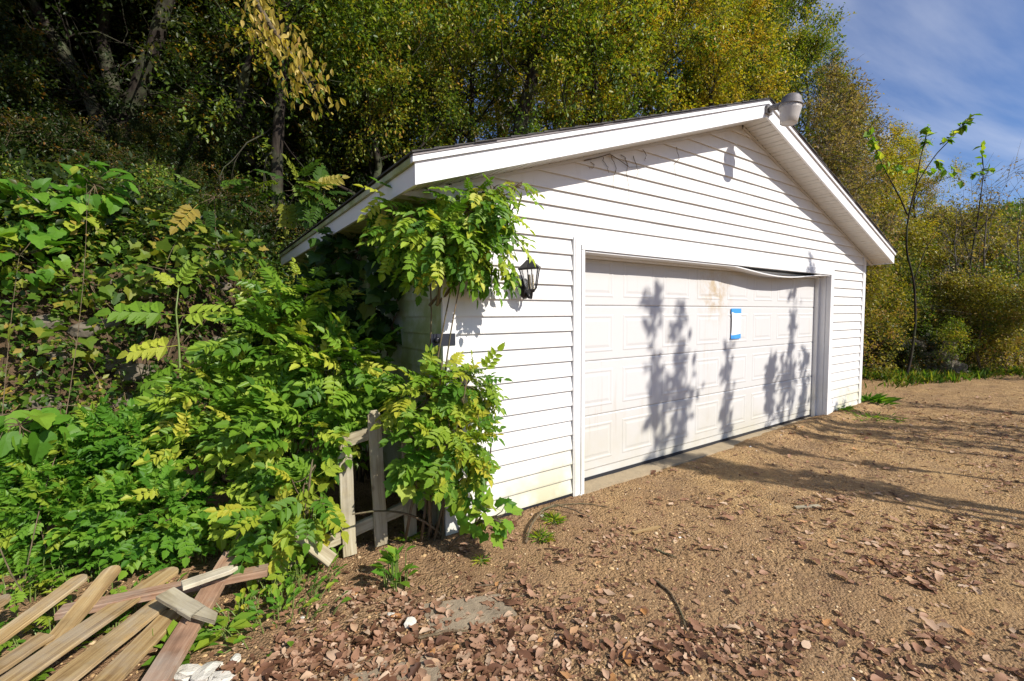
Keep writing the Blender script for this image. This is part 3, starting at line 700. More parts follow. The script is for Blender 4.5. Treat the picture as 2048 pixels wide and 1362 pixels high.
# yard light at the gable peak
yl = empty('yard_light', (mid, -OV-.002, ZA+.06), 'weathered grey dusk to dawn yard light at the peak of the gable', 'lamp')
yc = np.array([3.70, -.545, 3.605]); yax = nrm(np.array([.10, -.05, 1.]))
Acc().tube([(mid-.01,-OV-.019,ZA+.055),(mid-.02,-OV-.06,ZA+.07),yc+yax*.10+np.array([0,.09,0])], [.030,.030,.036], 10).build('arm', M_HOOD, yl, True)
a = Acc(); a.box(mid-.06, mid+.05, -OV-.03, -OV-.0025, ZA+.02, ZA+.10); a.build('mount_plate', M_HOOD, yl)
a = Acc(); a.lathe(yc, [(.070,-.118),(.080,-.112),(.086,-.06),(.099,.02),(.105,.056)], 24, yax); a.build('lens', M_LENS, yl, True)
a = Acc(); a.lathe(yc, [(.104,.054),(.113,.056),(.114,.066),(.107,.073),(.089,.142),(.068,.166),(.040,.172)], 24, yax); a.build('hood', M_HOOD, yl, True)
# black plate with a knob on the corner post
bp = empty('latch_plate', (-.02, -.03, 1.365), 'dark metal latch plate with round knob on the garage corner', 'latch')
Acc().box(-.112, .071, -.032, -.0268, 1.322, 1.406).build('plate', M_PLATE, bp)
a = Acc(); a.lathe((-.072,-.032,1.362), [(.022,0),(.022,.022),(.017,.03),(.010,.031)], 16, (0,-1,0)); a.build('knob', M_BLACK, bp, True)
# dead tendrils clinging to the gable siding
dv = empty('dry_tendril', (1.9, -.03, 2.7), 'dead brown vine tendrils clinging under the left rake', 'vine'); rr_ = np.random.default_rng(8)
for x0, z0, L_ in ((1.55,2.92,.16),(1.62,2.95,.30),(1.70,2.96,.12),(1.78,2.98,.42),(1.9,3.0,.18),(2.02,3.06,.10),(2.55,3.22,.34),(1.35,2.82,.1)):
    q_ = np.array([x0, -.032, z0]) + np.cumsum(rr_.normal(size=(9, 3))*[.018, .002, .008] + [0.006, 0, -L_/9], axis=0); q_[:, 1] = -.030 - .004*np.abs(np.sin(np.arange(9))); Acc().tube(q_, np.linspace(.0035, .0015, 9), 4).build('tendril', M_STEM, dv)
q_ = np.array([[1.3,-.034,2.82],[1.45,-.036,2.87],[1.6,-.034,2.93],[1.72,-.036,2.90],[1.85,-.034,2.86],[2.05,-.033,2.9]]); Acc().tube(q_, np.linspace(.005,.002,6), 5).build('tendril', M_STEM, dv)
# taped notice
nt_ = empty('paper_notice', (4.0, DYF-.012, 1.42), 'white paper notice stuck to the door with blue tape', 'notice')
me = bpy.data.meshes.new('sheet'); vs = []; fs = []; uv = []
for j in range(9):
    for i in range(5):
        u0, v0 = i/4, j/8; vs.append((3.885+.205*u0, DYF-.0155-.007*math.sin(v0*math.pi)*(1-.5*u0), 1.245+.335*v0)); uv.append((u0, v0))
for j in range(8):
    for i in range(4): fs.append((j*5+i, j*5+i+1, j*5+i+6, j*5+i+5))
me.from_pydata(vs, [], fs); ul = me.uv_layers.new(name='UVMap')
for l in me.loops: ul.data[l.index].uv = uv[l.vertex_index]
link('sheet', me, M_PAPER, nt_)
for z0, z1 in ((1.53, 1.592), (1.222, 1.290)):
    Acc().add([(3.882,DYF-.018,z0),(4.095,DYF-.018,z0+.004),(4.095,DYF-.0165,z1),(3.882,DYF-.0165,z1),(3.882,DYF-.010,z0),(4.095,DYF-.010,z0+.004),(4.095,DYF-.010,z1),(3.882,DYF-.010,z1)],
              [(0,1,2,3),(7,6,5,4),(0,4,5,1),(3,2,6,7),(1,5,6,2),(0,3,7,4)]).build('tape', M_TAPE, nt_)

# ------------------------------------------------------------------ boards and fences
def plank_mesh(L, w, th, top='square', seed=0, bot='square'):
    r = random.Random(seed); hw = w/2
    pts = [(-hw, 0), (hw, 0)] if bot == 'square' else [(-hw, r.uniform(.0, .02)), (-hw*.4, -.03), (0, .012), (hw*.5, -.015), (hw, .03)]
    for i in (1, 2, 3, 4): pts.append((hw + r.uniform(-.0035, .002), L*i/5*.9))
    if top == 'round':
        pts += [(hw*math.cos(q), L - hw*.95 + hw*.95*math.sin(q)) for q in np.linspace(0, math.pi, 9)]
    elif top == 'dog': pts += [(hw, L-.03), (hw*.45, L), (-hw*.45, L), (-hw, L-.03)]
    elif top == 'broken': pts += [(hw, L-.05), (hw*.6, L-.01), (hw*.2, L-.045), (-hw*.3, L), (-hw, L-.07)]
    elif top == 'taper': pts += [(hw, L*.45), (-hw*.1, L), (-hw, L*.9)]
    else: pts += [(hw, L), (-hw, L)]
    for i in (4, 3, 2, 1): pts.append((-hw + r.uniform(-.002, .0035), L*i/5*.85))
    n = len(pts); cx = 0; cy = L/2; e = .0025; vs = []
    for z, k in ((-th/2, 0), (-th/2+e, 1), (th/2-e, 1), (th/2, 0)):
        for x, y in pts:
            if not k: x = x - math.copysign(e, x); y = y - math.copysign(e, y-cy)
            vs.append((x, y, z))
    fs = [tuple(range(n-1, -1, -1)), tuple(range(3*n, 4*n))] + [(j*n+i, j*n+(i+1) % n, (j+1)*n+(i+1) % n, (j+1)*n+i) for j in range(3) for i in range(n)]
    bw, cw = r.uniform(-.006, .006), r.uniform(-.001, .001); vs = [(x + cw*math.sin(y/L*5), y, z + bw*4*(y/L)*(1-y/L)*L) for x, y, z in vs]
    me = bpy.data.meshes.new('plank'); me.from_pydata(vs, [], fs); me.update(); return me
_ps = [100]
def plank(name, p0, p1, w, th, face, mat, parent, top='square', bot='square'):
    p0 = np.array(p0, float); p1 = np.array(p1, float); L = np.linalg.norm(p1-p0); d = (p1-p0)/L
    x = nrm(np.cross(d, face)); z = np.cross(x, d); _ps[0] += 1
    return local_obj(name, plank_mesh(L, w, th, top, _ps[0], bot), parent, p0, np.stack([x, d, z], -1), mat)
fen = empty('picket_fence', (-.55, .14, -.05), 'weathered picket fence section standing against the garage corner under vines', 'fence')
FY = .13; yv = np.array([0, -1., 0])
PK = [(-1.07,.07,-1.075,.16),(-.656,.11,-.668,.655),(-.441,.13,-.468,.90),(-.222,.145,-.236,.93),(-.035,.16,-.045,.92)]
for x0, y0, x1, zt in PK:
    zb = -.05 if x0 > -.8 else -.06
    plank('picket', (x0, y0-.02, zb + random.uniform(-.01, .02)), (x1, y0-.01, zt), .088, .019, yv, M_WOODG, fen, 'dog')
plank('rail', (-1.25, .075, .015), (.02, .175, .21), .082, .036, yv + [.1,0,0], M_WOODG, fen)
plank('rail', (-.70, .125, .71), (.0, .185, .83), .082, .036, yv + [.1,0,0], M_WOODG, fen)
ff = empty('fallen_fence', (-1.75, .2, 0), 'collapsed picket fence panel lying on the ground at lower left', 'fence')
up = np.array([0, 0, 1.])
def GP(px, py, z): return PZ(px, py, z)
def fpick(a, b, z0, z1, mat, top='round', w=.088):
    plank('picket', GP(*b, z0), GP(*a, z1), w, .019, up, mat, ff, top)
fpick((232,1132),(100,1292), .05, .185, M_WOODY)
fpick((350,1136),(-20,1392), .055, .11, M_WOODY, w=.118)
fpick((352,1182),(80,1395), .05, .075, M_WOODY, 'square', w=.115)
fpick((350,1222),(185,1392), .035, .05, M_WOODY, 'square', w=.11)
fpick((170,1150),(-40,1305), .06, .15, M_WOODY)
fpick((95,1270),(-60,1372), .055, .08, M_WOODY, 'square')
fpick((20,1190),(-90,1262), .1, .16, M_WOODY)
plank('rail', GP(118,1225,.085), GP(536,1140,.10), .085, .036, up, M_WOODR, ff)
plank('rail', GP(306,1372,.02), GP(468,1105,.12), .105, .034, up, M_WOODR, ff)
b = plank('broken_board', GP(462,1138,.17), GP(364,1172,.165), .075, .022, up, M_WOODP, None, 'square', 'broken')
tag(b, 'pale split board end with ragged edge lying on the reddish rail', 'board')
b = plank('broken_board', GP(330,1186,.16), GP(428,1246,.10), .085, .022, up, M_WOODG, None, 'taper')
tag(b, 'pointed grey splinter of board lying across the fallen pickets', 'board')
b = plank('broken_board', PY(585,1058,-.02) , PY(664,1122,-.10), .085, .022, np.array([.2,-.75,.6]), M_WOODG, None)
tag(b, 'short cut picket piece leaning on the fence below the vines', 'board')

# ------------------------------------------------------------------ plants
def blob(px, py, d, rx, ry, rd=None, w=1.):
    k = d/FPX; rx *= k; ry *= k; rd = min(rx, ry)*.8 if rd is None else rd
    return (P(px, py, d), (rx, ry, rd), w)
def inside_garage(p, m=.03):
    return (p[:, 0] > -m) & (p[:, 0] < Wd+m) & (p[:, 1] > -m-.02) & (p[:, 1] < 5.0) & (p[:, 2] < 3.8)
def cloud(blobs, n, rng, shell=.35):
    vol = np.array([b[1][0]*b[1][1]*b[2] for b in blobs]); cnt = rng.multinomial(n, vol/vol.sum()); ps, os_ = [], []
    for (c, r, w), k in zip(blobs, cnt):
        d = rdir(k, rng); rr = (shell + (1-shell)*rng.random(k))**.6
        q = d*rr[:, None]*np.array(r); ps.append(c + q[:, :1]*RGT + q[:, 1:2]*UPV + q[:, 2:]*FWD); os_.append(nrm(d[:, :1]*RGT + d[:, 1:2]*UPV + d[:, 2:]*FWD))
    return np.concatenate(ps), np.concatenate(os_)
def orient(out, rng, droop=.3, rnd=.6, sunw=1.0):
    n = len(out); d = out*.8 + rdir(n, rng)*rnd + np.array([0, 0, -droop]); d = nrm(d)
    up_ = nrm(np.array([0, 0, .6]) + SUN*sunw + rdir(n, rng)*.45 + out*.25)
    return d, up_
def vine(name, label, cat, root, blobs, n, nbulk, tpls, mr, mb, size, seed, mstem=M_STEM, droop=.3, stems=8, bulk_tpls=None, bsize=None, group=None, maxparts=300, twigs=40, rnd=.6, thick=1.):
    rng = np.random.default_rng(seed); e = empty(name, tuple(root), label, cat, group)
    tot = n + nbulk; pos, out = cloud(blobs, int(tot*1.6), rng)
    zg = terrain(pos[:, 0], pos[:, 1]); ok = (~inside_garage(pos)) & (pos[:, 2] > zg + .02); pos, out = pos[ok][:tot], out[ok][:tot]
    d, up_ = orient(out, rng, droop, rnd); sz = size*rng.uniform(.65, 1.2, len(pos)); M = frames(d, up_, sz)
    dist = np.linalg.norm(pos - CAM, axis=1) - .5*np.einsum('ij,ij->i', out, nrm(CAM - pos)); order = np.argsort(dist); npart = min(n, maxparts, len(pos))
    mes = [t.mesh('leaf', MF[mr]) for t in tpls]
    for i in order[:npart]: local_obj('leaf', mes[rng.integers(len(mes))], e, pos[i], M[i])
    rest = order[npart:]
    if len(rest):
        B = Bulk(); bt = bulk_tpls or tpls; pick = rng.integers(len(bt), size=len(rest))
        sc = 1. if bsize is None else bsize/size
        for k, t in enumerate(bt):
            idx = rest[pick == k]; B.add(t, pos[idx], M[idx]*sc, rng.random(len(idx)))
        B.build('foliage', MF[mb], e, 'stuff')
    a = Acc(); root = np.array(root, float)
    cs = [b[0] for b in blobs]
    for i in range(stems):
        c = cs[i % len(cs)] + rng.normal(size=3)*.06; r0 = root + np.append(rng.normal(size=2)*.08, 0)
        m = (r0 + c)/2 + rng.normal(size=3)*.10 + np.array([0, 0, .1]); t = np.linspace(0, 1, 8)[:, None]
        a.tube((1-t)**2*r0 + 2*t*(1-t)*m + t*t*c, np.linspace(.011, .005, 8)*thick, 5)
    for i in order[::max(1, len(order)//twigs)]:
        j = int(np.argmin([np.linalg.norm(c - pos[i]) for c in cs])); t = np.linspace(0, 1, 4)[:, None]; m = (cs[j]+pos[i])/2 + rng.normal(size=3)*.03
        a.tube((1-t)**2*cs[j] + 2*t*(1-t)*m + t*t*pos[i], np.linspace(.005, .0022, 4), 4)
    a.build('stem', mstem, e, True)['kind'] = 'stuff'
    return e
vine('trumpet_creeper', 'tall mound of green trumpet creeper smothering the picket fence', 'vine', (-1.0, .55, 0),
     [blob(600,600,3.6,75,50), blob(565,690,3.5,110,80), blob(660,760,3.3,105,90), blob(590,860,3.15,130,90), blob(460,820,3.4,120,80), blob(420,940,3.15,130,100), blob(560,980,2.95,110,80), blob(630,900,2.98,50,60), blob(310,900,3.4,100,70), blob(450,1050,2.95,100,60)],
     300, 720, T_C, 'vine_r', 'vine', .205, 1, stems=12, droop=.15)
vine('yellow_creeper', 'yellowing creeper sprays drooping over the leaning fence boards', 'vine', (-1.0, .25, 0),
     [blob(555,1045,2.8,70,50), blob(610,1000,2.8,50,60), blob(520,1090,2.75,50,30), blob(630,930,2.8,30,40), blob(480,1060,2.75,50,30)], 100, 0, T_C, 'lime_r', 'lime', .19, 2, stems=6, droop=.7)
vine('fern_creeper', 'dense low bright green creeper carpet at the lower left edge', 'vine', (-2.3, 1.0, 0),
     [blob(90,950,3.1,150,70), blob(230,880,3.2,110,40), blob(120,1040,2.95,150,70), blob(290,1030,2.9,100,80), blob(20,1110,2.85,90,60), blob(10,880,3.3,90,40), blob(170,1120,2.8,90,35), blob(60,1165,2.7,70,25), blob(230,1120,2.72,70,22), blob(130,1140,2.7,70,22), blob(0,1200,2.65,40,25)],
     300, 1200, T_CF, 'fern_r', 'fern', .14, 3, stems=6, droop=.05, thick=.4)
vine('corner_creeper', 'yellow green creeper climbing the foot of the garage corner', 'vine', (-.12, .02, -.04),
     [blob(920,775,3.1,65,45,.10), blob(855,795,3.05,65,55), blob(900,880,2.98,75,75), blob(870,950,2.95,50,50), blob(955,820,3.15,40,75,.08), blob(900,752,3.1,60,18,.1), blob(975,765,3.22,22,28,.06)],
     250, 80, T_C + T_C[:1], 'lime_r', 'lime', .165, 4, stems=9, droop=.45)
vine('grape_vine', 'broad leaved grape vine trailing at the bottom of the garage corner', 'vine', (.02, -.10, -.04),
     [blob(935,960,3.05,45,70,.08), blob(975,1035,2.95,55,35,.1), blob(830,930,2.9,45,60), blob(955,890,3.1,40,60,.08), blob(1000,1060,3.0,30,22,.1), blob(700,1010,2.78,30,40,.08), blob(925,720,3.05,35,25,.1)], 130, 0, T_G, 'fern_r', 'fern', .105, 5, stems=7, droop=.55)
vine('eave_creeper', 'green creeper hanging from the eave over the garage corner', 'vine', (-.08, .0, .9),
     [blob(935,420,3.02,95,50,.14), blob(870,480,2.95,100,60), blob(965,490,3.1,75,70,.10), blob(800,430,3.1,60,45), blob(1000,400,3.15,40,35,.1), blob(985,550,3.22,40,35,.06), blob(850,560,2.98,65,45), blob(1015,470,3.22,40,60,.07), blob(770,480,3.3,50,40)],
     300, 150, T_C, 'vine_r', 'vine', .16, 6, stems=3, droop=.9, thick=.6)
vine('eave_creeper', 'pale yellow creeper tips beneath the rake of the roof', 'vine', (-.02, -.06, 1.6),
     [blob(985,385,3.12,45,30,.08), blob(1030,375,3.2,22,18,.05), blob(1000,450,3.15,30,50,.06)], 60, 0, T_C, 'lime_r', 'lime', .13, 7, stems=3, droop=.75)
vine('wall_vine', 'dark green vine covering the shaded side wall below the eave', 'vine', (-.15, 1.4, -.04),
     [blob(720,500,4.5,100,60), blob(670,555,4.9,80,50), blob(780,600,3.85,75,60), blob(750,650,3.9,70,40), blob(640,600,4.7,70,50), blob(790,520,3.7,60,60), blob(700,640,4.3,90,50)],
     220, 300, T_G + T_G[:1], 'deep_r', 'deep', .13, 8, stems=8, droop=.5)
vine('broadleaf_shrub', 'broad leaved mulberry bush with glossy sunlit leaves at the left edge', 'shrub', (-2.6, 1.9, 0),
     [blob(70,430,5.0,120,60), blob(190,370,5.2,60,40), blob(40,510,4.6,80,60), blob(130,470,5.2,120,50), blob(30,640,3.6,50,45), blob(20,560,3.9,50,50)], 170, 30, T_M, 'fern_r', 'fern', .16, 9, stems=2, droop=.35, thick=.35)
vine('broadleaf_shrub', 'large drooping mulberry leaves close to the camera at the left margin', 'shrub', (-2.35, .6, 0),
     [blob(40,850,2.9,45,35,.1), blob(110,840,3.1,60,30,.1), blob(30,650,3.1,35,35,.1), blob(200,770,3.4,40,25,.1)], 20, 0, T_M, 'fern_r', 'fern', .17, 10, stems=2, droop=.5, twigs=20, thick=.35)
vine('bank_vine', 'yellow green grape vine spilling over the stony bank left of the garage', 'vine', (-2.0, 3.3, .2),
     [blob(330,540,5.0,130,45,.3), blob(180,570,4.9,140,45,.3), blob(60,610,4.7,90,60,.3), blob(300,470,5.5,160,50,.3), blob(440,500,5.4,90,50,.3), blob(140,680,4.6,110,50,.3), blob(450,590,5.2,60,35,.25), blob(250,640,4.8,80,35,.3), blob(60,720,4.4,70,40,.3), blob(420,700,4.8,80,50,.25), blob(200,740,4.4,120,40,.25)], 220, 200, T_G, 'bank_r', 'bank', .12, 11, stems=10, droop=.4, thick=.5)
vine('pinnate_branch', 'grey green rounded leaflets on an arching twig left of the roof', 'shrub', tuple(P(440,620,5.6)),
     [blob(430,395,5.4,40,25,.2), blob(600,380,5.6,60,30,.2), blob(650,410,5.5,30,40,.2), blob(540,350,5.8,40,25,.2)], 36, 0, T_PIN, 'bank_r', 'bank', .34, 12, stems=2, droop=.2, thick=.6)
# pinnate sapling in front of the bank
ps = empty('pinnate_sapling', tuple(P(362,800,4.6)), 'young sapling with paired pinnate leaves in front of the bank', 'sapling')
a = Acc(); q = [P(365,860,4.5), P(362,780,4.55), P(358,690,4.6), P(352,620,4.6), P(358,570,4.62)]; a.tube(q, [.013,.012,.010,.008,.005], 6); a.build('stem', M_GSTEM, ps, True)
mes = [t.mesh('leaf', MF['vine_r']) for t in T_PIN]
for i, (px, py, sx_, sy_, L) in enumerate([(354,630,-1,.12,.58),(354,632,1,.18,.52),(360,690,-1,-.1,.5),(359,692,1,-.18,.55),(363,745,-1,-.2,.5),(363,750,1,-.1,.5),(357,575,.4,.7,.3),(357,575,-.6,.5,.25),(362,770,-.6,-.3,.45)]):
    d = nrm(RGT*sx_ + UPV*sy_ - FWD*random.uniform(-.1, .5)); M = frames(d[None], nrm(np.array([0, -.75, .6]))[None], [L])[0]; local_obj('leaf', mes[i % 2], ps, P(px, py, 4.6), M)
# weeds
def weed(name, label, at_, n, tpl, mr, size, seed, h=.15, spread=.1, cat='weed', group=None, elev=(.2, 1.)):
    rng = np.random.default_rng(seed); at_ = np.array([at_[0], at_[1], gz(at_[0], at_[1])]); e = empty(name, tuple(at_), label, cat, group); a = Acc(); me = tpl.mesh('leaf', MF[mr])
    for i in range(n):
        w = rng.uniform(0, 2*math.pi); el = rng.uniform(*elev); d = np.array([math.cos(w), math.sin(w), el]); b = at_ + np.array([math.cos(w), math.sin(w), 0])*spread*rng.random() + np.array([0, 0, h*rng.uniform(.1, 1.)])
        rt = np.array([at_[0]+(b[0]-at_[0])*.85, at_[1]+(b[1]-at_[1])*.85, 0.]); rt[2] = gz(rt[0], rt[1]) - .005; b[2] += rt[2] - at_[2]
        a.tube([rt, (rt+b)/2 + [0,0,.006], b], [.004,.003,.002], 4)
        M = frames(nrm(d)[None], np.array([[0, 0, 1.]]) + rdir(1, rng)*.3, [size*rng.uniform(.6, 1.1)])[0]; local_obj('leaf', me, e, b, M)
    a.build('stem', M_GSTEM, e)['kind'] = 'stuff'; return e
T_OV = t_simple(.30, .10, .12)
q = PZ(795,1170,-.05); weed('broadleaf_weed', 'leafy dark green weed growing through the leaf litter by the fence', q, 26, T_OV, 'fern_r', .105, 31, .2, .09)
q = PZ(560,1230,-.05); weed('broadleaf_weed', 'rounded green weeds between the fallen fence and the leaf litter', q, 90, T_OV, 'fern_r', .06, 32, .10, .34)
q = PZ(220,1262,-.05); weed('broadleaf_weed', 'bright green weeds growing between the fallen pickets', q, 90, T_OV, 'fern_r', .06, 37, .05, .45)
q = PZ(120,1290,-.05); weed('creeper_sprig', 'yellow creeper sprigs lying over the fallen pickets', q, 16, T_C[0], 'lime_r', .13, 38, .16, .22, elev=(-.1,.4))
q = PZ(40,1195,-.05); weed('creeper_sprig', 'green creeper sprigs behind the leftmost fallen pickets', q, 46, T_CF[0], 'fern_r', .13, 51, .22, .38, elev=(-.1,.5))
q = PZ(220,1150,-.05); weed('creeper_sprig', 'green creeper sprigs behind the rounded picket tops', q, 46, T_CF[1], 'fern_r', .13, 52, .18, .38, elev=(-.1,.5))
q = PZ(400,1110,-.05); weed('creeper_sprig', 'green creeper sprigs behind the reddish rail', q, 34, T_CF[2], 'fern_r', .13, 53, .16, .28, elev=(-.1,.5))
q = PZ(600,1165,-.05); weed('broadleaf_weed', 'small leafy weeds under the lowest fence rail', q, 60, T_OV, 'fern_r', .06, 33, .12, .25)
q = PZ(450,1275,-.05); weed('broadleaf_weed', 'weed with three broad yellow green leaves beside the reddish rail', q, 7, T_OV, 'lime_r', .13, 34, .06, .05, elev=(.05, .4))
q = PZ(350,1320,-.05); weed('broadleaf_weed', 'dark green leafy weed at the end of the reddish rail', q, 14, T_OV, 'vine_r', .10, 35, .07, .07)
q = PZ(480,1240,-.05); weed('broadleaf_weed', 'yellow green weed seedling patch beside the reddish rail', q, 40, T_OV, 'lime_r', .055, 36, .10, .2)
T_BL = t_simple(.045, .02, .6)
for i, (px, py, n, sp, sz, lb) in enumerate([(1082,1072,70,.07,.06,'small tuft of feathery grass in front of the curved twig'),(1108,1040,70,.07,.06,'small grass tuft under the curved twig'),(962,1120,25,.04,.05,'tiny grass sprig in the bare dirt'),
        (1738,812,130,.28,.20,'green weed clump at the foot of the far garage corner'),(1672,828,90,.18,.12,'low grass tuft beside the right door jamb'),(1745,840,80,.35,.08,'sparse grass patch beyond the right garage corner'),(820,1075,30,.05,.09,'yellow green sprout at the bottom of the pickets')]):
    q = PZ(px, py, -.04); weed('grass_tuft', lb, q, n, T_BL, 'lime_r' if i in (0,1,2,6) else 'fern_r', sz, 40+i, .02, sp, 'grass', elev=(.5, 2.))

# ------------------------------------------------------------------ trees
def curve_pts(p0, d, L, n, rng, wob=.12, lift=.0):
    pts = [np.array(p0, float)]; d = nrm(d)
    for i in range(n-1):
        d = nrm(d + rng.normal(size=3)*wob + np.array([0, 0, lift])); pts.append(pts[-1] + d*L/(n-1))
    return np.array(pts), d
def leaves_on(tw0, twd, twl, per, size, rng, droop, tpl, B, hue=(0., 1.), jit=.10):
    """tw*: arrays of twig starts, directions and lengths"""
    n = len(tw0); u = rng.random((n, per)); p = tw0[:, None] + twd[:, None]*(twl[:, None]*u)[..., None]; p = p + rng.normal(size=p.shape)*jit
    p[..., 2] -= droop*.25*(u**2)*twl[:, None]
    d = nrm(twd[:, None]*.6 + rng.normal(size=p.shape)*.75 + np.array([0, 0, -droop])); upv = nrm(np.array([0, 0, .7]) + SUN*.6 + rng.normal(size=p.shape)*.45)
    base = np.repeat(rng.uniform(hue[0], hue[1], n//5 + 1), 5)[:n] + rng.normal(size=n)*.06; tint = np.clip(base[:, None] + rng.normal(size=(n, per))*.16, 0, 1)
    B.add(tpl, p.reshape(-1, 3), frames(d.reshape(-1, 3), upv.reshape(-1, 3), size*rng.uniform(.6, 1.25, n*per)), tint.ravel())
def grow(seed, H, R, tr, lo, nl=20, nsub=6, ntw=6, per=22, leaf=.11, droop=.25, tpl=T_S, twl=.75, hue=(.1,.75), lean=(0,0), elev=(.2,1.1), rise=.05, tw0_=.008):
    """a tree at the origin: trunk mesh and crown mesh"""
    rng = np.random.default_rng(seed); A = Acc(); t = np.linspace(0, 1, 10)
    tp = np.stack([lean[0]*t**1.5*H + np.cumsum(rng.normal(size=10))*.035*H*.3, lean[1]*t**1.5*H + np.cumsum(rng.normal(size=10))*.035*H*.3, t*H*.94], -1); tp[0, :2] = 0
    rad = tr*(1-.88*t**.9); rad[0] *= 1.3; A.tube(np.vstack([tp[0] - [0, 0, .5], tp]), np.append(rad[0]*1.15, rad), 9)
    S, D, L = [], [], []
    for k in range(nl):
        f = lo + (1-lo)*((k+.5)/nl)**.9; p0 = np.array([np.interp(f, t, tp[:, i]) for i in range(3)]); az = k*2.399 + rng.normal()*.3; el = rng.uniform(*elev)
        ll = R*(1-.62*((f-lo)/(1-lo))**1.6)*rng.uniform(.65, 1.12); d = np.array([math.cos(az)*math.cos(el), math.sin(az)*math.cos(el), math.sin(el)])
        r0 = np.interp(f, t, rad)*.5; pts, de = curve_pts(p0, d, ll, 6, rng, .14, rise); A.tube(pts, np.linspace(r0, r0*.25, 6), 6, False)
        ends = [(pts[-1], de, ll*.3)]
        for j in range(nsub):
            s = .25 + .7*(j+.5)/nsub; q = np.array([np.interp(s*5, np.arange(6), pts[:, i]) for i in range(3)]); d2 = nrm(de + rng.normal(size=3)*.75); l2 = ll*.42*rng.uniform(.6, 1.2)*(1.15-.5*s)
            p2, d3 = curve_pts(q, d2, l2, 4, rng, .18, .03); A.tube(p2, np.linspace(r0*.32, r0*.1, 4), 4, False); ends.append((p2[-1], d3, l2)); 
            for w in range(ntw):
                z = .35 + .65*rng.random(); S.append(p2[0] + (p2[-1]-p2[0])*z); D.append(nrm(d3 + rng.normal(size=3)*.8)); L.append(twl*rng.uniform(.6, 1.25))
        for (e, de2, l2) in ends[:1]:
            for w in range(ntw): S.append(e); D.append(nrm(de2 + rng.normal(size=3)*.8)); L.append(twl*rng.uniform(.6, 1.25))
    S, D, L = np.array(S), np.array(D), np.array(L)
    for i in range(len(S)): A.tube([S[i], S[i] + D[i]*L[i]*.5 + [0,0,.01], S[i] + D[i]*L[i] - [0, 0, droop*.2*L[i]]], [tw0_, tw0_*.6, tw0_*.3], 3, False)
    B = Bulk(); leaves_on(S, D, L, per, leaf, rng, droop, tpl, B, hue)
    return A.mesh('trunk'), B.mesh('crown')
def mk_proto(mats, **kw):
    tm, cm = grow(**kw); tm.materials.append(mats[0]); cm.materials.append(mats[1]); tm.polygons.foreach_set('use_smooth', np.ones(len(tm.polygons), bool)); return tm, cm
def plant(pr, name, loc, rz, sc, label, cat, group=None, sz=None):
    e = empty(name, tuple(loc), label, cat, group); e.rotation_euler = (0, 0, rz); e.scale = (sc, sc, sc if sz is None else sz)
    for nm, me in (('trunk', pr[0]), ('crown', pr[1])):
        o = bpy.data.objects.new(nm, me); COL.objects.link(o); o.parent = e
    return e
PR = {
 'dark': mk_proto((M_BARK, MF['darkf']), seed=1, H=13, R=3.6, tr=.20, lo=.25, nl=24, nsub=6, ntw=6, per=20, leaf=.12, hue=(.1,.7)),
 'green': mk_proto((M_BARK, MF['forest']), seed=2, H=12, R=3.4, tr=.17, lo=.18, nl=26, nsub=6, ntw=6, per=22, leaf=.11, droop=.5, hue=(.1,.8)),
 'olive': mk_proto((M_BARKG, MF['olive']), seed=3, H=14, R=3.8, tr=.22, lo=.22, nl=26, nsub=7, ntw=7, per=20, leaf=.11, droop=.2, hue=(.1,.8)),
 'gold': mk_proto((M_BARK, MF['gold']), seed=4, H=11, R=3.0, tr=.15, lo=.15, nl=24, nsub=6, ntw=6, per=22, leaf=.10, droop=.45, hue=(.3,1.)),
 'slim': mk_proto((M_BARKG, MF['pink']), seed=5, H=9, R=1.9, tr=.09, lo=.25, nl=20, nsub=5, ntw=5, per=10, leaf=.13, droop=.2, tpl=T_SN, hue=(.1,.9), elev=(.5,1.2)),
 'brush': mk_proto((M_STEM, MF['brush']), seed=6, H=3.8, R=1.5, tr=.045, lo=.08, nl=18, nsub=5, ntw=4, per=15, tw0_=.005, leaf=.09, twl=.5, droop=.2, hue=(.0,.95), elev=(.3,1.2)),
 'bush': mk_proto((M_STEM, MF['darkf']), seed=7, H=2.3, R=1.3, tr=.035, lo=.05, nl=16, nsub=5, ntw=4, per=15, leaf=.09, twl=.45, droop=.3, hue=(.0,.9), elev=(.1,1.1)),
 'bushb': mk_proto((M_STEM, MF['bank']), seed=8, H=1.9, R=1.1, tr=.03, lo=.05, nl=15, nsub=5, ntw=4, per=14, leaf=.085, twl=.4, droop=.3, hue=(.0,.8), elev=(.1,1.1)),
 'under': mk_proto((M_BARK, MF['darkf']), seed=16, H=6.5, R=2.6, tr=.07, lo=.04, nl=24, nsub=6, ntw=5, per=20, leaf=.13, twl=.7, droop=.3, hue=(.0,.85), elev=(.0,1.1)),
 'brushb': mk_proto((M_STEM, MF['forest']), seed=17, H=3.2, R=1.4, tr=.035, lo=.1, nl=15, nsub=4, ntw=3, per=12, tw0_=.005, leaf=.10, twl=.5, droop=.2, hue=(.1,.8), elev=(.4,1.2)),
 'bare': mk_proto((M_BARKG, MF['pink']), seed=9, H=4.2, R=1.7, tr=.04, lo=.10, nl=13, nsub=4, ntw=2, per=3, tw0_=.005, leaf=.06, twl=.6, droop=.1, hue=(.2,.9), elev=(.5,1.2)),
}
def at_dir(px, dist):
    """ground point seen in photo column px at a level distance"""
    yaw = math.atan2(FWD[0], FWD[1]) + math.atan((px-1024)/FPX); x = CAM[0] + math.sin(yaw)*dist; y = CAM[1] + math.cos(yaw)*dist
    return np.array([x, y, gz(x, y) - .1])
rg = random.Random(5)
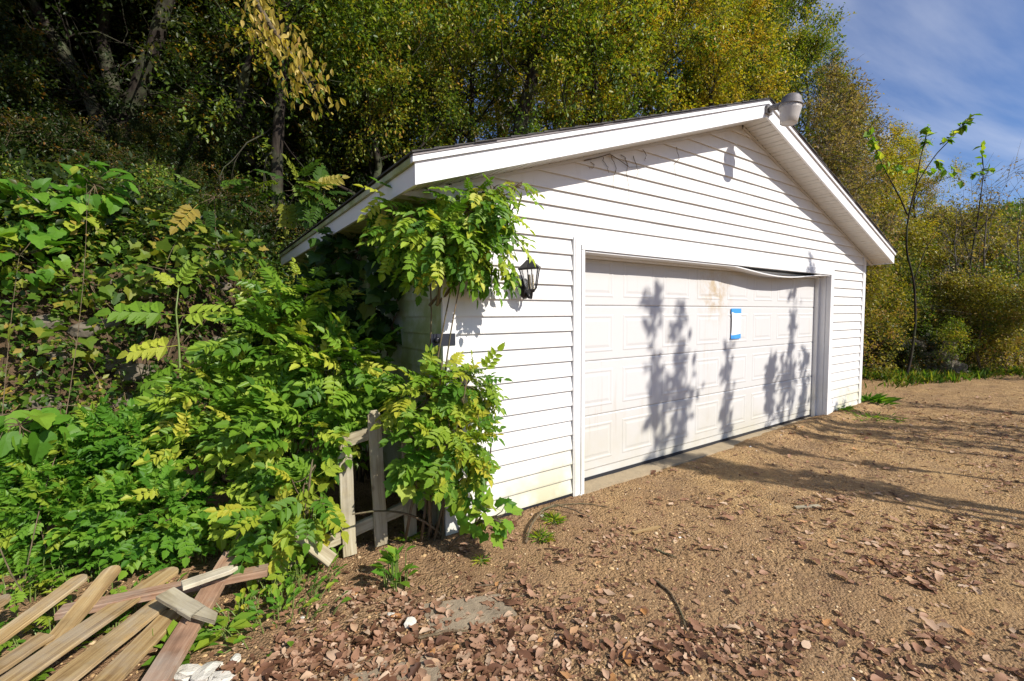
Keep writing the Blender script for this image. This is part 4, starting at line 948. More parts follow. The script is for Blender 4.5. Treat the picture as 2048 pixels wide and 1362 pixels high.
ORD = ['leftmost', 'second from left', 'third from left', 'fourth from left', 'fifth from left', 'sixth from left', 'seventh from left', 'eighth from left', 'ninth from left', 'tenth from left', 'eleventh from left', 'twelfth from left', 'thirteenth from left', 'fourteenth from left', 'fifteenth from left', 'sixteenth from left', 'seventeenth from left', 'eighteenth from left']
def rank(items, i): return ORD[sorted(range(len(items)), key=lambda j: items[j]).index(i)]
LBL = {'dark': 'dark leafed tree in the shaded wood at upper left', 'green': 'dense olive green tree on the wooded slope behind the roof', 'olive': 'tall olive crowned tree rising above the right roof slope', 'gold': 'golden leaved tree on the wooded slope behind the roof ridge', 'slim': 'slender tree with pinkish brown leaves right of the gable peak'}
TREES = [('dark',-160,16,1.),('dark',-20,17,1.05),('dark',130,19,1.1),('dark',350,19,1.1),('dark',480,17,1.),('green',640,15,1.),('green',740,12.5,.82),('gold',690,20,1.1),('green',830,15,.95),('gold',905,19,1.15),
         ('green',950,13.5,.9),('olive',1010,22,1.15),('gold',1130,16,.95),('green',1190,14.5,.95),('gold',1265,16.5,1.1),('green',1340,18.5,1.),('olive',1300,24,1.2),('gold',1400,16.5,.92),('gold',1765,21,.55),('gold',1815,25,.6),('gold',1700,19,.62),('green',1455,22,1.05),('olive',1510,24,1.05),('olive',1470,30,1.2),('olive',1600,23,.74),
         ('dark',220,26,1.2),('dark',560,24,1.2),('gold',420,30,1.3),('green',780,28,1.3),('gold',1100,30,1.3),('green',-60,22,1.2),('gold',1200,34,1.3),('dark',300,34,1.3),('green',1400,30,1.1),('gold',60,33,1.2),('green',600,36,1.4),('gold',900,38,1.4)]
for ti, (k, px, d, s) in enumerate(TREES):
    same = [j for j, q in enumerate(TREES) if q[0] == k]; od = rank([TREES[j][1] + TREES[j][2]*.01 for j in same], same.index(ti))
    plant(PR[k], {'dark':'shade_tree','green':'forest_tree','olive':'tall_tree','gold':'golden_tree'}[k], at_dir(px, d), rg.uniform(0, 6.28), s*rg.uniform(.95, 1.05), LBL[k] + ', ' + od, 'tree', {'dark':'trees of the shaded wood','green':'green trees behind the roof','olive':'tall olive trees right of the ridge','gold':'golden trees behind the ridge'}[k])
for (px, d, s), od in zip(((1640,13.5,.72),(1665,15,.80),(1700,17,.78)), ORD):
    plant(PR['slim'], 'slender_tree', at_dir(px, d), rg.uniform(0, 6.28), s, LBL['slim'] + ', ' + od, 'tree', 'slender pinkish trees against the sky')
UND = [(-60,17,.9),(0,19,.9),(110,21,.9),(165,21,.9),(345,18,.9),(400,15.6,.7),(455,16.5,1.),(515,14,.85),(590,16,1.),(640,13,.8),(240,18.5,1.1),(60,20,1.2),(370,20,1.2),(520,20,1.2),(700,17,1.),(180,22,1.3),(-20,11.8,.5),(130,13,.25),(310,13.4,.25),(430,12,.4),(760,19,1.2),(450,24,1.4),(100,26,1.5),(300,26,1.5),(600,25,1.4),(20,24,1.4)]
UO = ORD + ['nineteenth from left', 'twentieth from left', 'twenty first from left', 'twenty second from left', 'twenty third from left', 'twenty fourth from left', 'twenty fifth from left', 'twenty sixth from left']
for ti, (px, d, s) in enumerate(UND):
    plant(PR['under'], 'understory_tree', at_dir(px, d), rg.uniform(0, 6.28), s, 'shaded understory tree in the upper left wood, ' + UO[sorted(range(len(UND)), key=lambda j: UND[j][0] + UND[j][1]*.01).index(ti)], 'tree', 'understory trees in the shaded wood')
# shrubs on the bank and slope
SH_L = [(60,11.,'bush'),(180,11.4,'bush'),(290,11.4,'bush'),(390,11.2,'bush'),(480,11.0,'bush'),(560,11.,'bush'),(640,11.,'bush'),(-40,12,'bush'),(120,15.,'bush'),(250,15,'bush'),(350,14.5,'bush'),(520,13,'bush'),(430,8.6,'bushb'),(520,8.6,'bushb'),(220,8.2,'bushb'),(20,8.0,'bushb'),(330,8.2,'bushb'),(600,9.6,'bushb'),(690,10.,'bush')]
for ti, (px, d, k) in enumerate(SH_L):
    same = [j for j, q in enumerate(SH_L) if q[2] == k]; od = ', ' + rank([SH_L[j][0] for j in same], same.index(ti))
    plant(PR[k], 'bank_shrub', at_dir(px, d), rg.uniform(0, 6.28), (rg.uniform(.45, .7) if k == 'bush' else rg.uniform(.4, .55)), ('shrub in the undergrowth above the left bank' if k == 'bush' else 'yellow green shrub on the lip of the left bank') + od, 'shrub', 'undergrowth shrubs on the left bank' if k == 'bush' else 'yellow green shrubs on the left bank')
SH_R = [(1760,15.6,.62,'brush'),(1850,16.2,.6,'brushb'),(1895,16.6,.62,'brush'),(1960,16.2,.6,'brush'),(2015,16.6,.62,'brushb'),(2060,16.,.6,'brush'),(1935,21,1.05,'brush'),(2005,22,1.1,'brush'),(1990,17.4,.75,'brushb'),(1820,20.5,.95,'brushb'),(1735,15.,.85,'brush'),(1765,17,.9,'brushb'),(1800,18.5,.85,'brush'),(1845,18,.8,'brushb'),(1885,19,.8,'brush'),(1930,18.5,.85,'brushb'),(1985,19,.85,'brush'),(2040,18,.8,'brushb'),(1755,21,1.1,'brush'),(1810,23,1.,'brushb'),(1870,24,1.,'brush'),(1950,24,1.,'brushb'),(2030,24,1.,'brush'),(2090,20,1.,'brushb'),(1720,13.,.6,'brush'),(1775,15.2,.5,'bush'),(1870,15.6,.42,'bush'),(1830,15.0,.36,'bush'),(1905,15.2,.4,'brushb'),(1940,17,.55,'bush'),(2010,17.6,.5,'bush'),(1900,21,.8,'bush'),(1975,21,.8,'bush')]
for ti, (px, d, s, k) in enumerate(SH_R):
    same = [j for j, q in enumerate(SH_R) if q[3] == k]; od = ', ' + rank([SH_R[j][0] for j in same], same.index(ti))
    plant(PR[k], 'brush_shrub', at_dir(px, d), rg.uniform(0, 6.28), s*rg.uniform(.9, 1.1), {'brush': 'olive yellow brush shrub on the slope right of the garage', 'brushb': 'loose green brush shrub on the slope right of the garage', 'bush': 'low dark bush over the rocks right of the garage'}[k] + od, 'shrub', {'brush': 'olive brush on the right slope', 'brushb': 'green brush on the right slope', 'bush': 'dark bushes on the right slope'}[k])
for (px, d, s), od in zip(((1915,17,1.1),(1955,17.5,1.2),(2035,18,1.15)), ORD):
    plant(PR['bare'], 'bare_shrub', at_dir(px, d), rg.uniform(0, 6.28), s, 'nearly bare shrub with pale twiggy stems at the right edge, ' + od, 'shrub', 'bare twiggy shrubs at the right')
ct = mk_proto((M_BARK, MF['darkf']), seed=14, H=14.5, R=5.4, tr=.3, lo=.55, nl=26, nsub=7, ntw=7, per=20, leaf=.15, twl=.9, hue=(.1,.7), lean=(.27,.06), elev=(-.1,.8))  # unseen trees added out of frame to cast shade over the left wood
plant(ct, 'added_canopy_tree', (-4.9, 1.3, gz(-4.9, 1.3) - .1), 0., 1., 'unseen tall broad crowned tree added beyond the left picture edge to shade the wood', 'tree')
plant(ct, 'added_canopy_tree', (-5.8, 5.6, gz(-5.8, 5.6) - .1), -.15, 1., 'second unseen tall crown added beyond the left picture edge, higher up the slope, to shade the wood', 'tree')
# three trees whose trunks can be told apart
def guided(name, label, limbs, mat, crown, cm, seed, leaf=.12, per=22, hue=(.1,.7), tpl=T_S, droop=.3, nb=22):
    e = empty(name, tuple(limbs[0][0][0]), label, 'tree'); rng = np.random.default_rng(seed); a = Acc(); S, D, L = [], [], []
    for pts, r0, r1 in limbs:
        pts = np.array(pts); m = len(pts); t = np.linspace(0, m-1, 4*m); q = np.stack([np.interp(t, np.arange(m), pts[:, i]) for i in range(3)], -1); q[1:-1] = (q[:-2]+q[1:-1]+q[2:])/3; q += rng.normal(size=q.shape)*r1*.10
        a.tube(q, np.linspace(r0, r1, len(q)), 10)
        for j in range(nb):
            i = rng.integers(len(q)//4, len(q)); d = nrm(rdir(1, rng)[0] + [0, -.2, .1]); l = rng.uniform(.8, 2.8); c, _ = curve_pts(q[i], d, l, 7, rng, .22); a.tube(c, np.linspace(r1*.28, .006, 7), 5, False)
            for w in range(3): c2, _ = curve_pts(c[rng.integers(2, 6)], nrm(d + rdir(1, rng)[0]*.9), l*.45, 5, rng, .25); a.tube(c2, np.linspace(.012, .003, 5), 4, False)
            if j % 2: continue
            for w in range(5): S.append(c[rng.integers(2, 7)]); D.append(rdir(1, rng)[0]); L.append(rng.uniform(.4, .9))
    a.build('trunk', mat, e, True)
    for (c, r, n) in crown:
        o = rdir(n, rng)*rng.random((n, 1))**.45; S += list(np.array(c) + o*np.array(r)); D += list(rdir(n, rng)); L += list(rng.uniform(.4, .9, n))
    B = Bulk(); leaves_on(np.array(S), np.array(D), np.array(L), per, leaf, rng, droop, tpl, B, hue); B.build('crown', MF[cm], e)
    return e
guided('forked_tree', 'big dark tree forking into three trunks in the wood at upper left',
       [([P(262,400,11.5),P(258,300,11.5),P(255,240,11.5),P(282,165,11.4),P(312,85,11.3),P(345,-60,11.2),P(360,-220,11.)], .27, .12),
        ([P(252,300,11.5),P(240,230,11.6),P(222,160,11.8),P(205,90,12.),P(208,-60,12.2),P(200,-220,12.3)], .2, .11),
        ([P(222,400,11.),P(205,270,11.),P(180,190,11.),P(150,140,11.),P(105,70,10.9),P(40,-40,10.8),P(-20,-140,10.7)], .18, .09)], M_BARK,
       [(P(200,-160,11.3), (4.,3.,2.2), 420), (P(60,-60,13), (2.,2.,1.2), 40)], 'darkf', 61)
tt = guided('leaning_tree', 'dark trunked tree with hanging yellow bough above the left roof corner',
       [([P(560,470,10.),P(552,400,10.),P(556,260,10.),P(566,150,9.9),P(570,20,9.8),P(560,-160,9.6)], .14, .08),
        ([P(500,330,10.3),P(478,230,10.3),P(490,140,10.2),P(530,70,10.1),P(590,0,9.9),P(640,-120,9.8)], .11, .07)], M_BARK,
       [(P(640,-60,9.6), (2.2,2.,1.3), 150), (P(700,120,10.5), (1.2,1.2,.8), 90)], 'forest', 62)
guided('roof_tree', 'dark forked trunk rising behind the middle of the roof slope',
       [([P(1030,330,12.5),P(1042,240,12.5),P(1062,170,12.4),P(1075,90,12.3),P(1120,20,12.2),P(1190,-80,12.)], .22, .11),
        ([P(1066,160,12.4),P(1058,60,12.5),P(1040,-80,12.6)], .13, .08)], M_BARK,
       [(P(1150,40,12.), (2.6,2.,1.8), 200), (P(960,60,12.), (1.6,1.6,1.2), 90)], 'forest', 63, hue=(.15,.8))
guided('pale_tree', 'pale barked straight trunk seen through the wood left of centre',
       [([P(432,330,15.),P(436,200,15.),P(430,90,15.),P(428,-40,15.),P(425,-180,15.)], .19, .13)], M_BARKG, [(P(430,-160,15.), (3.,3.,2.), 120)], 'darkf', 64)
guided('thin_tree', 'thin straight dark trunk at the far upper left', [([P(42,330,13.),P(40,180,13.),P(36,60,13.),P(30,-140,13.)], .10, .07)], M_BARK, [(P(30,-140,13.), (2.,2.,1.5), 80)], 'darkf', 65)
guided('thin_tree', 'second thin straight dark trunk left of the forked tree', [([P(76,330,14.),P(74,200,14.),P(70,60,14.),P(66,-140,14.)], .11, .08)], M_BARK, [(P(70,-140,14.), (2.,2.,1.5), 80)], 'darkf', 66)
# the hanging yellow bough is part of the leaning tree
rng = np.random.default_rng(77); a = Acc(); bo = np.array([P(560,-160,9.6), P(520,-90,7.5), P(500,-20,6.2), P(540,50,5.8), P(590,120,5.6), P(622,180,5.5)]); a.tube(bo, np.linspace(.06,.008,6), 6); ob = a.build('bough', M_STEM, tt, True)
me_y = [t_simple(.24,.1,.25).mesh('leaf', MF['yel_r']), t_simple(.20,-.1,.35).mesh('leaf', MF['yel_r'])]
for i in range(280):
    k = rng.uniform(2.2, 5); b0 = np.array([np.interp(k, np.arange(6), bo[:, j]) for j in range(3)]) + (RGT*rng.normal()*.17 + FWD*rng.normal()*.2 + UPV*rng.normal()*.13)
    d = nrm(np.array([0, 0, -1.]) + rng.normal(size=3)*.45); local_obj('leaf', me_y[i % 2], tt, b0, frames(d[None], (nrm(-FWD + rng.normal(size=3)*.5))[None], [rng.uniform(.075,.125)])[0])
# saplings at the right
def sap(name, label, limbs, clumps, seed, mr, size, per, tpl=T_S, mat=M_BARK):
    e = empty(name, tuple(limbs[0][0][0]), label, 'sapling'); rng = np.random.default_rng(seed); a = Acc(); me = tpl.mesh('leaf', MF[mr])
    for pts, r0, r1 in limbs:
        pts = np.array(pts); m = len(pts); t = np.linspace(0, m-1, 4*m); q = np.stack([np.interp(t, np.arange(m), pts[:, i]) for i in range(3)], -1); q[1:-1] = (q[:-2]+q[1:-1]+q[2:])/3; a.tube(q, np.linspace(r0, r1, len(q)), 7)
    for p0, p1, n in clumps:
        a.tube([p0, (p0+p1)/2+[0,0,.01], p1], [.006,.005,.003], 4)
        for i in range(n):
            u_ = rng.random(); b0 = p0 + (p1-p0)*u_; d = nrm(nrm(p1-p0)*.5 + rdir(1, rng)[0]*.8 + [0, 0, -.45]); local_obj('leaf', me, e, b0, frames(d[None], nrm(np.array([0,-.3,1.]) + rng.normal(size=3)*.3)[None], [size*rng.uniform(.7,1.2)])[0])
    a.build('stem', mat, e, True); return e
d_ = 10.6; T_OV2 = t_simple(.36, .10, .15)
sap('roadside_sapling', 'slim sapling with few large leaves standing before the right bank', [
    ([P(1805,775,d_),P(1822,720,d_),P(1832,640,d_),P(1828,560,d_),P(1812,500,d_),P(1815,440,d_),P(1832,370,d_),P(1870,310,d_),P(1905,275,d_),P(1940,235,d_)], .032, .006),
    ([P(1815,430,d_),P(1800,395,d_),P(1775,350,d_),P(1755,310,d_),P(1742,265,d_)], .018, .006), ([P(1832,370,d_),P(1840,320,d_),P(1850,280,d_),P(1855,255,d_)], .014, .005), ([P(1828,560,d_),P(1850,500,d_),P(1880,450,d_)], .014,.005)],
    [(P(1885,290,d_),P(1945,230,d_),36),(P(1850,290,d_),P(1856,250,d_),22),(P(1820,350,d_),P(1795,330,d_),10),(P(1868,315,d_),P(1900,350,d_),10),(P(1765,330,d_),P(1738,262,d_),22),(P(1775,350,d_),P(1812,318,d_),8),(P(1850,345,d_),P(1890,330,d_),10),(P(1780,345,d_),P(1770,300,d_),6)], 81, 'vine_r', .17, 10, T_OV2)
sap('roadside_sapling', 'thin sapling with bare forked stem at the right behind the leafy sapling', [
    ([P(1925,700,12),P(1930,600,12),P(1945,500,12),P(1958,420,12),P(1968,340,12),P(1962,290,12)], .028, .005), ([P(1940,520,12),P(1925,470,12),P(1920,410,12)], .014,.005), ([P(1950,470,12),P(1985,430,12),P(2000,390,12)], .014,.005)],
    [(P(1940,350,12),P(1985,335,12),14),(P(1965,330,12),P(1962,288,12),8),(P(1900,330,12),P(1925,365,12),8)], 82, 'vine_r', .17, 10, T_OV2)
# saplings across the drive, on the sunny side: they throw the shadows on the door
def shadow_sapling(xd, ztop, k, seed, lean=0., wid=.22, zlo=-1.2):
    rng = np.random.default_rng(seed); bx, by = xd + .385*k + random.uniform(-.03, .03), .15 - k; zt = ztop + .84*k; b0 = gz(bx, by) - .05
    e = empty('drive_sapling', (bx, by, b0), 'slender leafy sapling beyond the near edge of the drive, shading the garage door', 'sapling', 'saplings shading the door'); a = Acc(); t = np.linspace(0, 1, 9)
    pts = np.stack([bx + lean*t**2 + np.cumsum(rng.normal(size=9))*.03, by + np.cumsum(rng.normal(size=9))*.03, b0 + t*(zt-b0)], -1); a.tube(pts, np.linspace(.05, .008, 9), 6)
    S, D, L = [], [], []
    zl = zlo + .84*k
    for i in range(26):
        z = zt - (zt - zl)*rng.random()**.9; f = (z-b0)/(zt-b0); c = np.array([np.interp(f, t, pts[:, j]) for j in range(3)]); az = rng.uniform(0, 6.28); d = np.array([math.cos(az)*.5, math.sin(az)*.5, 1.1]); l = wid*rng.uniform(.6, 2.2)*(.7 + .9*(zt-z)/(zt-zl))
        S.append(c); D.append(nrm(d)); L.append(l); a.tube([c, c + nrm(d)*l], [.009, .004], 4)
    a.build('trunk', M_BARKG, e, True); B = Bulk(); leaves_on(np.array(S), np.array(D), np.array(L), 10, .125, rng, .5, T_S, B, (.1,.8), .04); B.build('crown', MF['olive'], e)
for i, (xd, zt, k, ln, wd, zl) in enumerate([(2.60,1.72,5.4,-.05,.15,-1.2),(3.10,1.78,5.6,0.,.22,-1.8),(2.95,1.05,5.2,0.,.34,-2.),(2.75,.75,5.7,0.,.30,-1.8),(3.88,1.0,5.4,-.05,.17,-1.4),(5.38,2.2,5.7,.12,.20,-2.2),(4.92,1.0,5.3,0.,.12,-.8),(5.25,.8,5.8,0.,.24,-2.),(5.80,.9,5.4,.05,.12,-1.),(6.9,.1,5.2,0,.55,-3.2),(8.0,.1,5.6,0,.55,-3.4),(6.0,-.6,5.3,0,.5,-3.2)]):
    shadow_sapling(xd, zt, k, 300+i, ln, wd, zl)

# ------------------------------------------------------------------ undergrowth and the far wooded hill (nobody could count these)
def scatter_under(n, xr, tr, seed, hmax, per=12, leaf=.085):
    rng = np.random.default_rng(seed); x = rng.uniform(*xr, n); t = rng.uniform(0, 1, n)**1.3*(tr[1]-tr[0]) + tr[0]; y = np.interp(x, BX, BY) + t
    ok = ~((x > -.35) & (x < Wd+.35) & (y < 5.2)); x, y = x[ok], y[ok]; z = terrain(x, y); h = hmax*rng.random(len(x))**1.5
    S = np.stack([x, y, z + h*.5], -1); D = nrm(np.stack([rng.normal(size=len(x))*.7, rng.normal(size=len(x))*.7 - .3, np.ones(len(x))*.7], -1)); return S, D, rng.uniform(.25, .6, len(x)), rng, per, leaf
B = Bulk()
for n, xr, tr, sd_, hm, lf in ((2400, (-6, 1), (-.25, 1.6), 91, .7, .08), (2600, (0, 9), (.2, 9), 92, 1.2, .10), (4200, (8.6, 24), (.35, 10), 93, 1.1, .085), (1500, (20, 45), (.3, 14), 94, 1.8, .16)):
    S, D, L, rng, per, lf = scatter_under(n, xr, tr, sd_, hm, leaf=lf); leaves_on(S, D, L, per, lf, rng, .2, T_R, B, (.0, .9), .07)
tag(B.build('undergrowth', MF['bank']), 'tangled leafy undergrowth covering the bank and slope', 'undergrowth', None, 'stuff')
B = Bulk(); S, D, L, rng, per, lf = scatter_under(5200, (-7, 1), (1.2, 14), 97, 1.3, leaf=.10); leaves_on(S, D, L, 14, lf, rng, .2, T_R, B, (.0, .7), .07); tag(B.build('forest_floor_plants', MF['darkf']), 'dark shaded forest floor plants among the trunks at upper left', 'undergrowth', None, 'stuff')  # darker leaf palette on the left slope puts the wood's shade into the colour
B = Bulk(); rng = np.random.default_rng(95)
for i in range(210):
    yaw = math.radians(rng.uniform(52, 100)); ds = rng.uniform(95, 200); c = np.array([CAM[0]+math.sin(yaw)*ds, CAM[1]+math.cos(yaw)*ds, 0.]); hill = .17*ds + .10*ds*(math.degrees(yaw)-78)/20*.35 - 6; rr = rng.uniform(4, 6.5)
    m = 640; o = rdir(m, rng)*rng.uniform(.6, 1., (m, 1)); p = c + np.array([0, 0, hill]) + o*[rr, rr, rr*.9]; hu = rng.uniform(0, .95)
    B.add(T_R, p, frames(rdir(m, rng), nrm(o + SUN*.4 + rng.normal(size=(m, 3))*.4), rng.uniform(.45, 1.0, m)), np.clip(hu + rng.normal(size=m)*.12, 0, 1))
tag(B.build('distant_wood', MF['olive']), 'distant wooded hillside in autumn colour at the right horizon', 'woodland', None, 'stuff')
hx, hy = np.meshgrid(np.linspace(-1, 1, 60), np.linspace(0, 1, 12)); ya = np.radians(70 + 48*hx); dd = 85 + 130*hy
fh = link('far_hill', grid_mesh('far_hill', CAM[0]+np.sin(ya)*dd, CAM[1]+np.cos(ya)*dd, -2 + (.17*dd - 8)*np.clip(hy*8, 0, 1)), M_DIRT, smooth=True); fh['kind'] = 'structure'
# stone walls of the bank
def rock_mesh(seed):
    r = np.random.default_rng(seed); bm = bmesh.new(); bmesh.ops.create_icosphere(bm, subdivisions=2, radius=1.)
    for v in bm.verts:
        c = np.array(v.co); c = np.sign(c)*np.abs(c)**.72; c *= 1 + .10*r.normal(); v.co = c*[.62, .45, .40]
    me = bpy.data.meshes.new('stone'); bm.to_mesh(me); bm.free(); me.materials.append(M_ROCK); return me
RK = [rock_mesh(i) for i in range(5)]
def stone_wall(label, pts, loc, seed):
    e = empty('stone_wall', loc, label, 'wall'); r = random.Random(seed)
    for x, y, z, s in pts:
        ang = r.uniform(-.4, .4); M = np.array(Matrix.Rotation(ang, 3, 'Z') @ Matrix.Rotation(r.uniform(-.25, .25), 3, 'X'))*s; local_obj('stone', RK[r.randrange(5)], e, (x, y, z), M)
pts = []
rr = random.Random(3)
for x in np.arange(-3.4, -.4, .30):
    for h in range(6):
        if rr.random() < .3: continue
        yb = float(np.interp(x, BX, BY)); t = .10 + .17*h + rr.uniform(-.05, .05); xx = x + rr.uniform(-.12, .12); pts.append((xx, yb + t - .02, gz(xx, yb+t) + rr.uniform(-.02, .05), rr.uniform(.13, .27)))
stone_wall('rough stone bank half hidden by leaves left of the garage', pts, (-2., 3.2, 0), 1)
pts = []
for px in range(1770, 1935, 17):
    for h in range(4):
        g0 = at_dir(px + rr.uniform(-6, 6), 15.4); pts.append((g0[0], g0[1] - .1 + .1*h, -.02 + .23*h + rr.uniform(-.04, .04), rr.uniform(.2, .42)))
stone_wall('tumbled pale stone wall at the foot of the right slope', pts, (13., 1., 0), 2)

# ------------------------------------------------------------------ things on the ground
for nm, lb, cr in (('paving_slab', 'square concrete slab sunk in dirt below the fence', [(838,1204),(1000,1182),(1034,1222),(868,1264)]), ('paving_slab', 'cracked concrete slab cut off by the lower picture edge', [(690,1350),(868,1304),(890,1372),(660,1430)])):
    q = [PZ(x, y, -.03) for x, y in cr]; zs = sum(gz(v[0], v[1]) for v in q)/4 + .008; a = Acc()
    a.hexa([(v[0], v[1], zs-.07) for v in q], [(v[0], v[1], zs) for v in q]); tag(a.build(nm, M_CONC2), lb, 'slab')
def chunk(px, py, s, seed, label, flat=.5):
    r = np.random.default_rng(seed); bm = bmesh.new(); bmesh.ops.create_icosphere(bm, subdivisions=2, radius=1.)
    for v in bm.verts: c = np.array(v.co); c = np.sign(c)*np.abs(c)**.7*(1+.16*r.normal()); v.co = c*[s, s*.7, s*flat]
    bmesh.ops.rotate(bm, verts=bm.verts, matrix=Matrix.Rotation(r.uniform(0, 3), 3, 'Z')); me = bpy.data.meshes.new('rubble'); bm.to_mesh(me); bm.free(); q = PZ(px, py, -.03); o = link('rubble_chunk', me, M_CHIP); o.location = (q[0], q[1], gz(q[0], q[1]) + s*flat*.4); tag(o, label, 'rubble')
chunk(412,1340,.06,1,'largest white plaster chunk beside the reddish rail end',.35); chunk(375,1340,.05,2,'white plaster chunk touching the reddish rail end',.45); chunk(440,1352,.05,3,'flat white plaster chunk at the lower picture edge',.3); chunk(472,1312,.026,4,'small white plaster lump right of the larger chunks')
chunk(820,1247,.035,5,'grey white rubble lump left of the sunken slab',.7); chunk(781,1228,.02,6,'small pale pebble of rubble in the leaf litter'); chunk(605,1232,.012,7,'tiny white chip near the fence weeds'); chunk(1085,1030,.018,8,'white chip by the curved twig',.4); chunk(1160,990,.014,9,'white lump at the foot of the door casing')
def twig(pxs, rad, label, mat=M_STEM, lift=None):
    pts = []
    for i, (x, y) in enumerate(pxs):
        q = PZ(x, y, -.03); pts.append((q[0], q[1], gz(q[0], q[1]) + rad + (0 if lift is None else lift[i])))
    pts = np.array(pts); m = len(pts); t = np.linspace(0, m-1, 5*m); q = np.stack([np.interp(t, np.arange(m), pts[:, i]) for i in range(3)], -1); q[1:-1] = (q[:-2]+q[1:-1]+q[2:])/3; q += RNG.normal(size=q.shape)*rad*.2
    a = Acc(); a.tube(q, np.linspace(rad, rad*.5, len(q)), 6); tag(a.build('fallen_twig', mat, None, True), label, 'twig')
twig([(1052,1082),(1062,1055),(1085,1032),(1110,1022),(1140,1024),(1180,1032)], .010, 'bent brown twig arching over the dirt by the garage wall', lift=[0,.03,.05,.05,.03,0])
twig([(1085,1018),(1130,1010),(1170,1006),(1215,1012)], .006, 'thin straight twig between the bent twig and the wall')
twig([(1308,1155),(1340,1180),(1360,1215),(1380,1275)], .009, 'long dark stick pointing at the camera in the open dirt')
twig([(815,1272),(850,1270),(890,1258),(935,1254)], .010, 'brown stick lying across the edge of the sunken slab')
twig([(950,1168),(1000,1164),(1045,1158)], .006, 'thin dry stem above the sunken slab'); twig([(960,1215),(1010,1192),(1065,1184)], .005, 'fine forked stem on the sunken slab'); twig([(800,1225),(815,1205),(832,1186)], .007, 'short peeled stick left of the sunken slab')
twig([(700,1345),(740,1318),(770,1295)], .004, 'thin dry grass stem at the lower edge'); twig([(1000,1330),(1020,1300),(1050,1292),(1100,1296)], .005, 'curved dry stem in the lower middle litter')
twig([(1310,1095),(1330,1102),(1352,1112)], .008, 'short thick twig right of the wood chip'); twig([(0,1065),(80,1030),(160,1003),(235,985)], .006, 'long pale dry stalk arching over the creeper carpet', M_STEM, [.85,.85,.82,.75])
q0, q1 = PZ(1266,1064,-.03), PZ(1325,1052,-.03); o = plank('wood_chip', (q0[0], q0[1], gz(q0[0],q0[1])+.012), (q1[0], q1[1], gz(q1[0],q1[1])+.014), .035, .012, up, M_WOODY, None, 'taper'); tag(o, 'yellow splinter of wood lying in the dirt', 'wood chip')
q0, q1 = PZ(1590,1013,-.03), PZ(1640,1012,-.03); o = plank('wood_chip', (q0[0], q0[1], gz(q0[0],q0[1])+.01), (q1[0], q1[1], gz(q1[0],q1[1])+.01), .04, .012, up, M_WOODG, None); tag(o, 'flat grey wood slat out in the gravel', 'wood chip')
# leaf litter: patches
PATCH = [(760,1180,130,60,1.),(900,1300,260,90,1.1),(1050,1200,200,60,.8),(1230,1080,170,60,.7),(1350,1320,160,60,.8),(1560,1270,160,60,.6),(1850,1110,260,70,1.1),(1980,1060,120,50,.8),(1700,1010,200,40,.5),(1450,1010,200,50,.4),(1900,880,250,50,2.2),(1750,830,200,30,2.),(1950,830,160,25,2.5),(2000,940,100,40,1.),(1300,930,120,20,.35),(1600,870,80,20,.7),(1850,1300,200,60,.4),(640,1300,120,70,1.2),(560,1340,120,50,1.),(980,1080,80,30,.6)]
rng = np.random.default_rng(21); lx, ly = [], []
for px, py, rx, ry, w in PATCH:
    n = int(w*rx*ry/28); cl_ = rng.normal(size=(max(3, n//14), 2))*.5; a_ = cl_[rng.integers(len(cl_), size=n)] + rng.normal(size=(n, 2))*[.16, .2]; xs_, ys_ = px + a_[:, 0]*rx, py + a_[:, 1]*ry
    for x, y in zip(xs_, ys_):
        if y < 770: continue
        q = PZ(x, y, -.03); lx.append(q[0]); ly.append(q[1])
n = 1500; th = rng.uniform(0, 2*math.pi, n); yaw = np.radians(rng.uniform(-15, 86, n)); ds = 1.6 + 13*rng.random(n)**1.4
lx = np.concatenate([lx, CAM[0]+np.sin(yaw)*ds]); ly = np.concatenate([ly, CAM[1]+np.cos(yaw)*ds])
ok = ~((lx > -.05) & (lx < Wd+.05) & (ly > -.03)) & (ly < np.interp(lx, BX, BY) + .3) & (np.hypot(lx-CAM[0], ly-CAM[1]) > .9); lx, ly = lx[ok], ly[ok]
lz = terrain(lx, ly); n = len(lx); sz = np.clip(rng.lognormal(-3.42, .48, n), .013, .085); w = rng.uniform(0, 2*math.pi, n); tl = rng.normal(size=(n, 2))*.16
d = np.stack([np.cos(w), np.sin(w), tl[:, 0]], -1); un = nrm(np.stack([tl[:, 1], rng.normal(size=n)*.3, np.ones(n)], -1)); M = frames(d, un, sz); pos = np.stack([lx, ly, lz + .004 + sz*.05 + np.abs(tl[:, 0])*sz*.3], -1)
ang = sz/np.linalg.norm(pos - CAM, axis=1); order = np.argsort(-ang)
vis = (pos - CAM) @ FWD; px_ = 1024 + FPX*((pos-CAM) @ RGT)/vis; py_ = 681 - FPX*((pos-CAM) @ UPV)/vis; infr = (vis > .3) & (px_ > 0) & (px_ < 2048) & (py_ < 1362)
order = [i for i in order if infr[i]]; big = order[:300]; bs = set(big)
dm = [t.mesh('dead_leaf', M_DEAD_R) for t in T_D]
for q_ in dm: q_.polygons.foreach_set('use_smooth', np.ones(len(q_.polygons), bool))
for i in big:
    o = local_obj('fallen_leaf', dm[rng.integers(len(dm))], None, pos[i], M[i]); tag(o, 'large curled brown dead leaf lying on the bare dirt', 'leaf', 'larger dead leaves on the dirt')
rest = np.array([i for i in range(n) if i not in bs]); B = Bulk(); pk = rng.integers(len(T_D), size=len(rest))
for k, t in enumerate(T_D): idx = rest[pk == k]; B.add(t, pos[idx], M[idx], rng.random(len(idx)))
